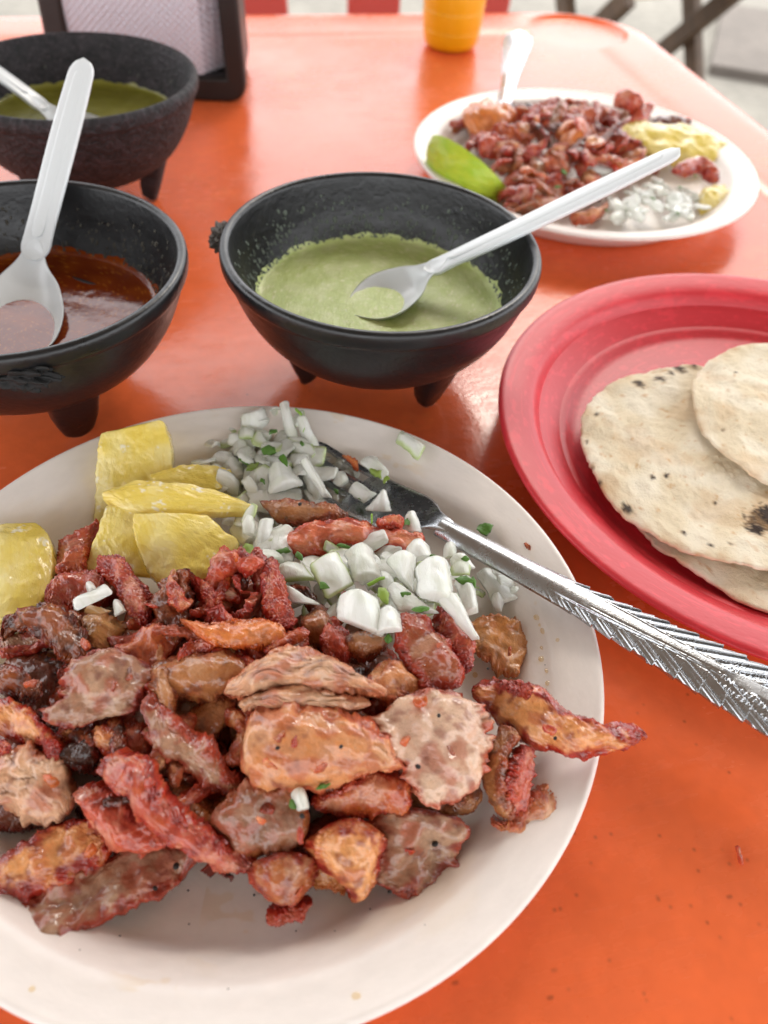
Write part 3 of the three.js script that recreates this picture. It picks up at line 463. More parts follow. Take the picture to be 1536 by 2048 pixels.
// ---------------------------------------------------------------- where each piece of food lies: edge points in millimetres (x, height above the table, z)
const meatData = [
{"n":"pork_slice","l":"dark charred pork slab folded over beside the left pineapple chunk","s":"brown","t":5,"b":4,"st":[[-122.0,26,-147.3,-121.9,20,-147.7],[-111.9,33,-151.7,-108.9,30,-144.6],[-101.6,36,-151.2,-101.5,33,-139.4],[-95.3,34,-146.4,-97.4,32,-134.9],[-87.2,30,-137.9,-93.9,28,-134.1]]},
{"n":"pork_slice","l":"pale tan pork slice under the two loose onion bits","s":"fat","t":4,"b":2,"st":[[-98.3,27,-154.1,-88.9,27,-140.4],[-89.4,28,-155.1,-84.9,27,-141.2],[-81.3,25,-155.1,-83.1,25,-147.3]]},
{"n":"pork_strip","l":"pink pork strip tucked under the charred folded slab","s":"grey","t":6,"b":2,"st":[[-125.7,20,-147.9,-123.0,20,-141.9],[-117.6,22,-149.3,-113.5,22,-140.3],[-109.3,22,-148.5,-107.7,22,-142.8]]},
{"n":"pork_strip","l":"dark glossy charred pork strip left of the grey medallion","s":"brown","t":5,"b":3,"st":[[-117.6,28,-133.2,-114.8,26,-125.2],[-108.1,30,-129.2,-106.0,28,-121.3],[-102.1,26,-128.6,-102.1,25,-121.7]]},
{"n":"pork_chunk","l":"dark brown pork chunk between charred strip and grey medallion","s":"dark","t":10,"b":3,"st":[[-120.0,20,-141.0,-115.3,18,-126.8],[-109.4,23,-141.0,-103.6,20,-122.3],[-98.6,22,-139.8,-96.4,20,-126.4]]},
{"n":"pork_slice","l":"round grey-brown pork medallion with red edge and two orange crumbs","s":"medal","t":6,"b":3,"st":[[-88.2,37,-133.7,-77.5,37,-135.1],[-91.2,37,-126.9,-67.1,36,-131.1],[-90.1,36,-119.4,-67.7,35,-123.3],[-94.2,33,-114.5,-71.4,33,-117.1],[-92.0,30,-110.8,-79.3,30,-113.8]],"rag":0.12},
{"n":"pork_strip","l":"narrow cream pork slice under the grey medallion","s":"cream","t":7,"b":1,"st":[[-92.4,26,-114.5,-90.3,25,-109.4],[-87.0,27,-114.4,-85.6,26,-110.2],[-81.4,26,-116.1,-80.3,25,-110.5]]},
{"n":"pork_strip","l":"pale pork strip with red rind slanting below the charred strip","s":"cream","t":7,"b":3,"st":[[-112.5,31,-120.7,-109.3,28,-110.0],[-101.5,31,-116.9,-99.7,28,-107.0],[-93.6,29,-111.5,-94.7,27,-107.3],[-88.6,27,-106.6,-91.5,25,-104.2],[-88.0,24,-102.5,-90.2,24,-102.0]]},
{"n":"pork_chunk","l":"grey fibrous pork chunk with a soft fatty pocket","s":"fiber","t":11,"b":5,"st":[[-106.7,27,-103.2,-104.5,20,-93.0],[-96.3,30,-104.1,-96.2,19,-88.5],[-89.6,29,-103.0,-88.4,17,-88.2],[-81.9,22,-95.7,-85.0,15,-90.5]],"rag":0.18},
{"n":"pork_chunk","l":"nearly black burnt pork nub below the grey medallion","s":"char","t":9,"b":4,"st":[[-89.3,24,-107.2,-88.7,23,-105.7],[-84.9,27,-110.4,-83.5,23,-102.7],[-79.0,26,-110.1,-78.3,23,-103.8]]},
{"n":"pork_chunk","l":"small red pork nub beside the grey fibrous chunk","s":"red","t":7,"b":3,"st":[[-107.9,29,-107.1,-106.2,28,-102.1],[-105.0,29,-107.3,-103.4,28,-102.3],[-102.9,28,-106.4,-102.1,28,-103.7]]},
{"n":"pork_strip","l":"dark red pork strip flat on the plate under the fibrous chunk","s":"dark","t":6,"b":2,"st":[[-108.8,12,-96.4,-106.2,10,-88.2],[-99.4,13,-96.7,-97.3,10,-89.5],[-88.8,13,-96.1,-89.3,10,-92.0]]},
{"n":"pork_strip","l":"cream-centred pork strip with bright red rind lying on the plate","s":"cream","t":8,"b":3,"st":[[-100.0,17,-77.5,-96.1,15,-65.9],[-93.1,18,-82.9,-84.6,16,-71.6],[-82.4,19,-89.6,-73.8,17,-78.2],[-73.9,20,-89.9,-69.6,18,-83.4]]},
{"n":"pork_strip","l":"long grey translucent pork strip flat across the bare plate","s":"grey","t":6,"b":2,"st":[[-96.6,14,-66.4,-92.1,13,-54.1],[-85.1,14,-71.4,-80.3,13,-57.0],[-73.3,14,-79.0,-74.6,13,-62.1],[-65.8,14,-85.5,-61.4,13,-69.9],[-54.6,14,-89.2,-52.3,13,-75.3],[-45.6,12,-86.6,-45.4,12,-83.0]]},
{"n":"pork_strip","l":"long twisted pork strip with orange knuckle and bright red rind","s":"red","t":9,"b":5,"st":[[-76.2,32,-100.8,-73.8,29,-98.3],[-69.6,36,-102.4,-66.9,32,-93.1],[-59.5,38,-100.2,-61.1,33,-90.5],[-56.2,36,-93.9,-61.6,31,-88.0],[-48.8,32,-89.2,-53.7,28,-84.3],[-40.0,28,-85.7,-44.3,24,-80.4],[-33.2,23,-83.8,-36.9,19,-79.5],[-27.8,18,-83.8,-29.1,16,-79.5]],"rag":0.12},
{"n":"pork_chunk","l":"lumpy bright red pork chunk under the twisted strip","s":"redl","t":10,"b":5,"st":[[-79.8,24,-97.7,-79.9,22,-94.7],[-72.6,27,-96.9,-74.8,21,-87.7],[-63.9,27,-91.2,-68.2,19,-83.1],[-55.9,25,-89.3,-61.8,17,-82.1],[-51.5,22,-87.7,-55.4,17,-84.6]],"rag":0.2},
{"n":"pork_strip","l":"grey pork strip with frilly red edge slanting beside the fibrous block","s":"grey","t":7,"b":3,"st":[[-68.0,37,-122.5,-65.3,34,-116.1],[-60.1,38,-116.3,-60.7,33,-107.5],[-50.0,36,-109.3,-54.2,30,-103.9],[-42.6,34,-107.2,-46.0,27,-100.3],[-38.8,30,-103.1,-40.5,25,-98.0],[-33.5,27,-99.8,-35.0,25,-97.6]],"rag":0.12},
{"n":"pork_slice","l":"smooth pink pork flap behind the frilly red strip","s":"roll","t":6,"b":4,"st":[[-58.0,26,-119.2,-55.2,24,-115.2],[-51.6,29,-123.8,-46.6,25,-113.7],[-39.8,30,-128.1,-42.7,26,-118.8]]},
{"n":"pork_chunk","l":"glossy ribbed pork knuckle between medallion and brown roll","s":"roll","t":9,"b":4,"st":[[-67.3,36,-129.7,-61.1,35,-130.9],[-64.4,35,-122.3,-57.6,34,-123.5],[-59.3,31,-116.3,-57.0,30,-117.1]]},
{"n":"pork_chunk","l":"red pork scrap under the frilly strip","s":"red","t":8,"b":3,"st":[[-72.1,26,-118.3,-73.7,25,-113.7],[-67.8,27,-118.1,-68.7,23,-106.3],[-59.0,25,-110.1,-63.2,21,-105.4]]},
{"n":"pork_chunk","l":"red-edged tan pork scrap between burnt nub and red scrap","s":"cream","t":8,"b":3,"st":[[-81.6,27,-115.2,-80.0,24,-108.8],[-76.1,29,-115.3,-74.1,24,-106.9],[-71.3,28,-115.6,-69.9,24,-108.9]]},
{"n":"pork_slice","l":"smooth glossy brown pork roll beside the fibrous block","s":"roll","t":11,"b":9,"st":[[-67.3,31,-136.5,-66.3,26,-131.7],[-60.2,36,-135.7,-59.3,29,-125.2],[-52.7,38,-136.6,-49.7,31,-124.2],[-45.2,38,-137.3,-44.5,31,-126.0],[-40.8,34,-137.3,-40.6,33,-133.7]],"rag":0.03},
{"n":"pork_strip","l":"bright orange pork sliver lying across the pile","s":"orange","t":5,"b":3,"st":[[-60.8,41,-146.4,-60.2,41,-145.2],[-54.0,42,-144.5,-53.6,41,-140.7],[-47.1,43,-144.8,-45.4,40,-137.7],[-35.6,43,-147.0,-34.8,40,-139.1],[-28.9,40,-147.1,-27.2,39,-141.6]],"rag":0.06},
{"n":"pork_strip","l":"red and orange pork scrap under the orange sliver","s":"redo","t":7,"b":3,"st":[[-59.9,37,-135.1,-59.2,36,-134.0],[-56.3,38,-141.0,-54.3,36,-135.5],[-50.4,38,-142.7,-48.9,36,-137.9],[-45.0,36,-142.3,-45.5,35,-139.9]]},
{"n":"pork_chunk","l":"small reddish tan pork scrap at the end of the orange sliver","s":"redo","t":7,"b":3,"st":[[-34.5,38,-140.1,-32.4,36,-138.3],[-28.6,40,-145.3,-26.7,37,-140.0],[-21.8,38,-148.8,-22.3,36,-144.4]],"rag":0.15},
{"n":"pork_slice","l":"reddish tan pork slab above the grey medallion","s":"redo","t":6,"b":2,"st":[[-81.7,33,-139.8,-77.6,32,-135.6],[-73.2,34,-146.4,-71.7,32,-133.2],[-65.2,34,-147.9,-65.8,32,-134.9],[-60.4,32,-146.6,-61.4,32,-144.2]]},
{"n":"pork_strip","l":"red pork strip standing upright beside the onion heap","s":"red","t":6,"b":3,"st":[[-38.3,37,-176.2,-35.6,37,-176.9],[-37.7,40,-164.7,-33.0,39,-168.5],[-34.9,41,-153.6,-28.5,40,-158.2],[-28.8,40,-146.4,-24.9,39,-150.5]],"rag":0.1},
{"n":"pork_strip","l":"thin curl of browned pork forming a small loop","s":"redl","t":3,"b":0,"st":[[-53.3,36,-156.7,-54.3,28,-159.3],[-50.1,36,-151.9,-50.8,29,-154.0],[-46.2,37,-150.7,-47.1,29,-153.6],[-43.0,38,-153.1,-43.8,29,-156.7],[-42.6,39,-158.8,-43.3,30,-162.6],[-44.7,41,-165.7,-44.8,34,-170.9]],"rag":0.1},
{"n":"pork_slice","l":"pinkish red pork flap arching above the browned curl","s":"redl","t":6,"b":5,"st":[[-58.4,36,-163.7,-57.4,33,-160.7],[-55.6,40,-173.2,-51.4,36,-164.0],[-50.3,42,-176.5,-46.9,38,-167.5],[-44.4,41,-173.5,-43.8,39,-167.4],[-41.1,38,-172.9,-42.0,38,-170.1]],"rag":0.15},
{"n":"pork_chunk","l":"red pork nub hanging beside the browned curl","s":"redl","t":7,"b":3,"st":[[-61.8,37,-164.7,-56.5,37,-163.1],[-57.0,37,-157.9,-52.6,36,-159.7],[-54.7,33,-150.8,-52.5,33,-151.4]],"rag":0.12},
{"n":"pork_chunk","l":"crisp dark brown pork cluster with curled edges","s":"brown","t":8,"b":5,"st":[[-66.3,38,-167.3,-62.7,38,-167.6],[-71.8,36,-162.8,-61.4,36,-162.1],[-74.1,34,-156.2,-60.9,34,-155.9],[-70.4,32,-150.8,-61.0,32,-149.3],[-65.2,31,-148.1,-61.9,31,-148.0]],"rag":0.22},
{"n":"pork_chunk","l":"small orange curl on the dark brown cluster","s":"redo","t":6,"b":4,"st":[[-67.6,41,-159.3,-66.0,41,-160.7],[-66.6,42,-152.9,-62.7,42,-156.9],[-63.9,40,-151.1,-59.8,41,-153.6],[-60.4,39,-150.6,-58.2,40,-155.7]],"rag":0.15},
{"n":"pork_chunk","l":"glossy pork bit inside the browned curl","s":"redo","t":8,"b":3,"st":[[-56.1,28,-170.2,-53.8,24,-158.5],[-49.5,29,-172.2,-47.6,24,-159.9],[-39.8,30,-176.9,-38.4,25,-160.1]]},
{"n":"pork_strip","l":"red pork strip beside the onion bits below the pineapple","s":"red","t":7,"b":4,"st":[[-97.4,31,-171.6,-91.3,33,-176.8],[-89.7,33,-165.1,-83.4,34,-168.8],[-83.0,33,-156.9,-75.3,34,-159.8],[-76.6,30,-149.6,-73.0,30,-153.2]],"rag":0.1},
{"n":"pork_strip","l":"red-edged pork strip under the loose onion bits","s":"red","t":7,"b":3,"st":[[-113.4,25,-164.6,-111.5,23,-159.5],[-106.8,27,-171.2,-102.7,25,-160.1],[-95.0,27,-172.4,-93.0,26,-162.5]]},
{"n":"pork_chunk","l":"dark red pork tip behind the pineapple wedges","s":"red","t":6,"b":2,"st":[[-118.0,17,-178.6,-114.5,17,-175.7],[-119.0,19,-187.3,-108.7,18,-182.0],[-117.6,20,-193.9,-106.5,20,-189.1],[-109.4,20,-201.3,-106.3,20,-199.6]],"rag":0.14},
{"n":"pork_chunk","l":"brown pork scrap beside the pineapple wedge base","s":"redo","t":6,"b":3,"st":[[-115.8,20,-177.3,-111.1,20,-174.1],[-111.1,22,-186.5,-105.6,21,-177.5],[-106.5,22,-188.4,-105.3,22,-183.2]]},
{"n":"pork_chunk","l":"big pale fibrous pork block, layered like pulled meat","s":"fiber","t":9,"b":5,"st":[[-42.9,37,-125.0,-41.2,36,-123.4],[-36.3,42,-130.5,-35.5,37,-122.3],[-26.9,46,-135.1,-26.4,40,-123.7],[-14.9,46,-134.5,-14.6,41,-123.8],[-4.6,43,-130.7,-3.5,41,-125.2],[3.7,37,-127.5,2.6,37,-126.0]],"rag":0.08},
{"n":"pork_chunk","l":"pale pork layer with a rosy lobe below the fibrous block","s":"fiber","t":8,"b":5,"st":[[-37.4,37,-122.8,-36.2,35,-120.1],[-29.6,41,-125.5,-28.7,37,-118.6],[-19.3,42,-126.2,-19.0,38,-118.3],[-7.3,40,-125.1,-8.3,37,-120.4],[0.8,37,-125.2,-1.3,36,-122.2]],"rag":0.08},
{"n":"pork_chunk","l":"large tan pork chunk with orange fat lumps and red seam","s":"tan","t":12,"b":6,"st":[[-35.5,36,-106.8,-33.8,31,-100.0],[-33.3,41,-117.6,-28.9,31,-97.8],[-20.1,44,-117.0,-17.3,31,-97.6],[-6.5,43,-115.6,-4.6,31,-100.4],[4.1,40,-112.8,2.2,33,-103.6],[11.6,35,-107.0,10.3,34,-105.3]],"rag":0.1},
{"n":"pork_strip","l":"red pork strip under the large tan chunk","s":"redo","t":8,"b":4,"st":[[-14.3,26,-98.0,-13.2,24,-95.7],[-6.4,29,-101.7,-5.7,23,-94.7],[4.7,31,-106.2,5.1,23,-96.1],[13.6,28,-106.6,13.3,22,-95.7]],"rag":0.1},
{"n":"pork_slice","l":"large pale translucent pork slice with pepper specks","s":"pale","t":5,"b":3,"st":[[6.3,40,-126.0,30.3,37,-131.6],[2.3,40,-118.4,32.9,37,-123.4],[7.9,37,-109.4,35.5,34,-116.4],[12.0,34,-104.8,34.8,31,-108.4],[14.8,30,-99.7,29.7,27,-102.3],[18.0,27,-97.8,26.2,25,-99.6]],"rag":0.13},
{"n":"pork_strip","l":"curled brown pork hook at the foot of the pale slice","s":"roll","t":6,"b":3,"st":[[21.1,20,-104.7,22.5,15,-102.4],[25.6,20,-104.1,26.6,14,-102.2],[30.7,20,-105.8,32.3,14,-103.3],[34.6,20,-110.5,36.0,16,-107.3]]},
{"n":"pork_slice","l":"reddish brown oval pork slab with a dark smooth eye","s":"slab","t":6,"b":3,"st":[[6.8,38,-155.9,13.6,38,-157.7],[8.2,40,-144.6,21.7,39,-150.7],[12.8,40,-136.3,26.6,38,-142.1],[18.4,38,-129.6,29.9,36,-134.3]],"rag":0.08},
{"n":"pork_strip","l":"red pork strip lying against the oval slab","s":"red","t":7,"b":3,"st":[[19.6,33,-162.0,21.9,33,-161.8],[21.5,35,-151.9,29.0,32,-155.9],[26.1,34,-145.4,32.0,31,-150.2],[28.1,33,-139.9,32.4,30,-142.9]],"rag":0.12},
{"n":"pork_slice","l":"rounded tan pork fold between fibrous block and oval slab","s":"tan","t":8,"b":5,"st":[[-1.1,34,-137.3,0.5,33,-128.2],[5.5,37,-140.0,7.8,35,-126.6],[13.4,36,-137.4,16.8,35,-129.2]],"rag":0.06},
{"n":"pork_slice","l":"golden translucent pork piece lying apart near the plate rim","s":"gold","t":5,"b":2,"st":[[32.8,15,-175.0,35.5,14,-158.9],[41.7,16,-175.6,41.4,14,-157.4],[49.9,16,-174.2,48.0,13,-153.4],[53.6,15,-172.2,52.4,13,-158.3],[56.7,14,-168.4,55.2,14,-166.6]],"rag":0.15},
{"n":"pork_strip","l":"long crescent pork strip with red crust jutting past the plate rim","s":"cream","t":9,"b":4,"st":[[32.3,28,-139.3,34.3,24,-133.6],[41.3,31,-138.7,42.0,24,-127.6],[50.6,33,-136.5,50.2,25,-122.0],[57.6,34,-129.6,58.1,27,-118.7],[67.2,35,-124.8,67.4,28,-116.7],[77.4,34,-122.6,77.8,30,-119.5],[81.3,34,-124.2,81.8,32,-122.0],[83.8,34,-124.8,84.0,32,-120.9]],"rag":0.07},
{"n":"pork_strip","l":"small curl of red meat on the crescent strip","s":"red","t":5,"b":2,"st":[[40.1,34,-136.1,41.2,33,-134.6],[44.5,36,-136.3,44.9,34,-133.0],[49.6,35,-136.3,49.5,34,-132.0]],"rag":0.15},
{"n":"pork_strip","l":"grey curled pork strip standing beside the pale slice","s":"roll","t":4,"b":1,"st":[[41.0,28,-125.7,45.2,31,-122.1],[36.7,26,-117.7,41.7,30,-115.8],[36.0,23,-109.5,39.6,28,-106.3],[38.4,20,-104.2,41.9,25,-101.5],[42.8,17,-100.1,45.7,21,-100.5]],"rag":0.07},
{"n":"pork_strip","l":"red frilly pork strip leaning on the grey curl","s":"redl","t":5,"b":2,"st":[[46.6,29,-119.0,52.7,25,-118.6],[43.9,28,-110.9,51.2,23,-113.0],[42.9,25,-104.5,50.5,20,-107.4],[41.9,21,-100.5,49.1,18,-103.2]],"rag":0.16},
{"n":"pork_strip","l":"tan ragged pork tail with a tiny spike on the plate","s":"tan","t":6,"b":3,"st":[[57.0,20,-110.4,58.4,16,-102.1],[50.8,21,-106.3,52.9,15,-98.7],[45.3,20,-99.4,48.3,13,-95.0],[42.2,17,-98.6,44.3,12,-93.9]],"rag":0.15},
{"n":"pork_strip","l":"little pork spike at the ragged tail","s":"redl","t":3,"b":1,"st":[[46.8,14,-97.2,48.6,14,-97.9],[47.9,12,-95.1,49.1,12,-95.5],[49.7,10,-92.5,50.0,10,-92.6]],"rag":0.05},
{"n":"pork_strip","l":"short tan pork flake beside the ragged tail","s":"tan","t":4,"b":2,"st":[[38.7,17,-100.1,39.4,16,-98.8],[42.7,18,-99.7,43.2,16,-96.7],[45.9,18,-98.8,45.8,16,-95.7]],"rag":0.15},
{"n":"pork_slice","l":"flat pork slice with grey top and frilled red foot","s":"grey","t":7,"b":3,"st":[[3.0,23,-97.4,21.9,22,-100.5],[4.8,22,-92.4,30.8,18,-97.0],[6.2,19,-86.4,28.5,15,-91.0],[5.2,16,-81.9,25.3,13,-83.6],[10.7,13,-77.6,20.4,12,-78.1]],"rag":0.13},
{"n":"pork_chunk","l":"rounded tan pork chunk with red rind at the front of the pile","s":"cream","t":12,"b":6,"st":[[-9.7,27,-91.8,3.4,27,-93.7],[-12.3,26,-85.1,7.2,24,-88.7],[-9.6,21,-80.9,6.9,20,-83.9],[-2.9,16,-78.0,5.2,15,-79.0],[-2.1,13,-75.9,0.7,13,-76.1]],"rag":0.1},
{"n":"pork_chunk","l":"brown and red pork chunk at the front edge of the pile","s":"redb","t":11,"b":6,"st":[[-28.4,22,-82.6,-11.8,22,-85.3],[-29.1,21,-78.3,-10.7,21,-80.8],[-24.6,16,-74.3,-11.1,16,-77.1],[-22.1,14,-72.5,-12.3,14,-74.8]],"rag":0.12},
{"n":"pork_chunk","l":"bright red pork crumb in front of the brown chunk","s":"redl","t":6,"b":3,"st":[[-23.8,13,-73.5,-21.7,11,-70.1],[-20.0,14,-72.6,-19.0,11,-70.3],[-14.8,14,-74.6,-14.0,11,-72.2],[-11.7,13,-76.5,-11.7,12,-74.4]],"rag":0.2},
{"n":"pork_strip","l":"thin translucent pork web between the two front chunks","s":"gold","t":4,"b":1,"st":[[-13.0,15,-85.2,-11.5,12,-77.9],[-7.5,15,-85.1,-6.9,12,-79.0],[-2.5,13,-81.2,-2.5,12,-77.5]]},
{"n":"pork_slice","l":"mottled grey and tan pork slab below the large tan chunk","s":"slabg","t":9,"b":5,"st":[[-40.6,27,-95.1,-38.1,23,-90.4],[-34.3,31,-96.5,-32.4,22,-83.6],[-23.3,32,-98.4,-21.4,22,-84.2],[-14.2,28,-94.8,-15.2,22,-86.4]],"rag":0.12},
{"n":"pork_chunk","l":"small brown scrap poking out below the twisted strip","s":"dark","t":4,"b":1,"st":[[-40.9,13,-83.3,-39.2,12,-82.1],[-37.2,13,-81.0,-36.5,12,-79.8],[-34.3,12,-80.2,-34.7,12,-79.1]]},
{"n":"pork_chunk","l":"dark pork strip wedged beside the twisted strip","s":"slabg","t":8,"b":3,"st":[[-57.3,24,-101.3,-58.1,22,-96.2],[-50.5,26,-99.5,-50.0,22,-91.0],[-40.9,24,-92.3,-43.2,21,-87.9]]},
{"n":"pork_chunk","l":"brown pork chunk in the shade under the onion heap","s":"roll","t":10,"b":4,"st":[[-25.2,33,-156.8,-22.8,30,-147.3],[-18.6,34,-160.0,-15.9,30,-146.8],[-13.8,33,-157.9,-14.1,30,-148.1]]},
{"n":"pork_chunk","l":"red crumbly pork pieces under the front onion","s":"redl","t":8,"b":4,"st":[[-17.6,36,-150.3,-15.7,33,-141.8],[-13.1,37,-150.8,-10.9,33,-141.5],[-7.9,36,-150.0,-6.4,33,-141.5]],"rag":0.25},
{"n":"pork_chunk","l":"pinkish brown pork bits beneath the white onion fold","s":"roll","t":8,"b":4,"st":[[-9.4,35,-149.8,-8.1,33,-142.5],[-3.1,36,-151.2,-2.1,33,-142.3],[4.5,34,-150.2,3.8,33,-145.1]],"rag":0.22},
{"n":"pork_chunk","l":"brown pork chunk between the fibrous block and roll","s":"roll","t":12,"b":2,"st":[[-42.4,25,-131.9,-41.1,20,-114.1],[-27.6,27,-128.5,-28.0,20,-108.8],[-15.3,27,-129.6,-12.8,20,-106.9]]},
{"n":"pork_strip","l":"brown leaf-shaped pork sliver lying on the onion heap","s":"roll","t":5,"b":3,"st":[[-47.6,24,-214.8,-46.5,24,-212.8],[-41.5,27,-213.6,-38.9,24,-205.2],[-30.0,28,-213.4,-30.8,25,-204.6],[-20.7,28,-212.3,-21.9,26,-206.2],[-13.7,26,-211.3,-14.1,25,-207.5]],"rag":0.05},
{"n":"pork_strip","l":"pinkish red pork strip lying across the onion heap and fork","s":"pink","t":7,"b":4,"st":[[-36.9,28,-192.9,-34.9,26,-188.1],[-28.4,31,-198.4,-25.4,27,-188.2],[-15.9,33,-201.4,-13.2,29,-192.5],[-2.9,32,-200.7,-0.4,28,-192.3],[8.7,29,-200.2,9.9,27,-191.4],[15.9,27,-200.2,15.4,26,-195.2]],"rag":0.06},
{"n":"pork_chunk","l":"small red pork nub beside the fork blade","s":"pink","t":5,"b":2,"st":[[-2.7,31,-203.2,-1.0,31,-199.9],[1.9,32,-206.3,3.4,31,-200.8],[7.6,31,-205.8,7.1,31,-200.7]],"rag":0.1},
{"n":"pork_chunk","l":"dark red pork tip under the leaf-shaped sliver","s":"red","t":4,"b":1,"st":[[-41.1,23,-202.3,-39.4,22,-197.8],[-35.2,24,-203.6,-33.9,23,-199.0],[-32.0,23,-204.3,-31.6,23,-201.3]]},
{"n":"pork_chunk","l":"tiny orange pork shred resting on the fork tines","s":"orange","t":2.5,"b":1,"st":[[-19.3,20,-248.5,-17.9,20,-246.8],[-15.9,21,-247.8,-15.2,20,-244.7],[-12.4,20,-245.0,-12.0,19,-241.3]]},
{"n":"pork_chunk","l":"tiny brown pork crumb stuck to the white plate rim","s":"orange","t":2,"b":1,"st":[[54.2,19.5,-208.3,54.8,19.5,-205.8],[56.5,19.5,-208.0,56.6,19.5,-204.0]]}
];
const pineData = [
{"n":"pineapple_chunk","l":"big upright pineapple chunk at the back of the plate","t":17,"b":1,"st":[[-115.3,33,-236.2,-91.1,36,-244.7],[-115.3,25,-226.8,-86.6,28,-236.2],[-115.4,14,-218.1,-86.5,17,-227.9],[-114.5,8,-211.2,-88.6,10,-222.1]]},
{"n":"pineapple_chunk","l":"short pineapple slice leaning between upright chunk and onion","t":8,"b":2,"st":[[-93.5,23,-225.6,-90.7,21,-218.1],[-82.5,25,-230.5,-79.4,21,-219.4],[-71.2,24,-233.4,-67.8,20,-222.5],[-63.2,21,-234.6,-62.2,19,-228.6]]},
{"n":"pineapple_chunk","l":"pointed pineapple sliver lying on top of the other wedges","t":6,"b":2,"st":[[-105.1,31,-207.0,-103.9,31,-202.9],[-93.3,35,-210.1,-91.9,32,-197.7],[-78.2,36,-210.2,-76.7,32,-197.3],[-63.4,34,-209.7,-63.0,31,-200.7],[-49.4,28,-208.6,-50.1,28,-206.0]]},
{"n":"pineapple_chunk","l":"left pineapple wedge leaning under the pointed sliver","t":11,"b":2,"st":[[-102.6,30,-201.5,-86.3,30,-201.7],[-104.5,25,-188.4,-82.2,25,-189.5],[-106.4,19,-178.6,-79.0,18,-178.5]]},
{"n":"pineapple_chunk","l":"right pineapple wedge with a frothy white patch","t":10,"b":2,"st":[[-90.8,34,-194.9,-63.0,33,-197.9],[-88.2,32,-186.4,-56.4,31,-193.0],[-82.9,27,-178.1,-50.9,28,-189.5],[-78.2,24,-172.9,-58.0,24,-177.6],[-72.3,22,-172.8,-64.6,22,-174.0]]},
{"n":"pineapple_chunk","l":"large pineapple wedge cut off by the left edge of the plate","t":12,"b":2,"st":[[-152.8,22,-190.4,-127.9,22,-198.0],[-148.5,23,-178.4,-119.9,22,-188.9],[-142.8,22,-161.9,-114.5,21,-166.7],[-138.1,20,-148.8,-119.4,19,-156.6]]}
];
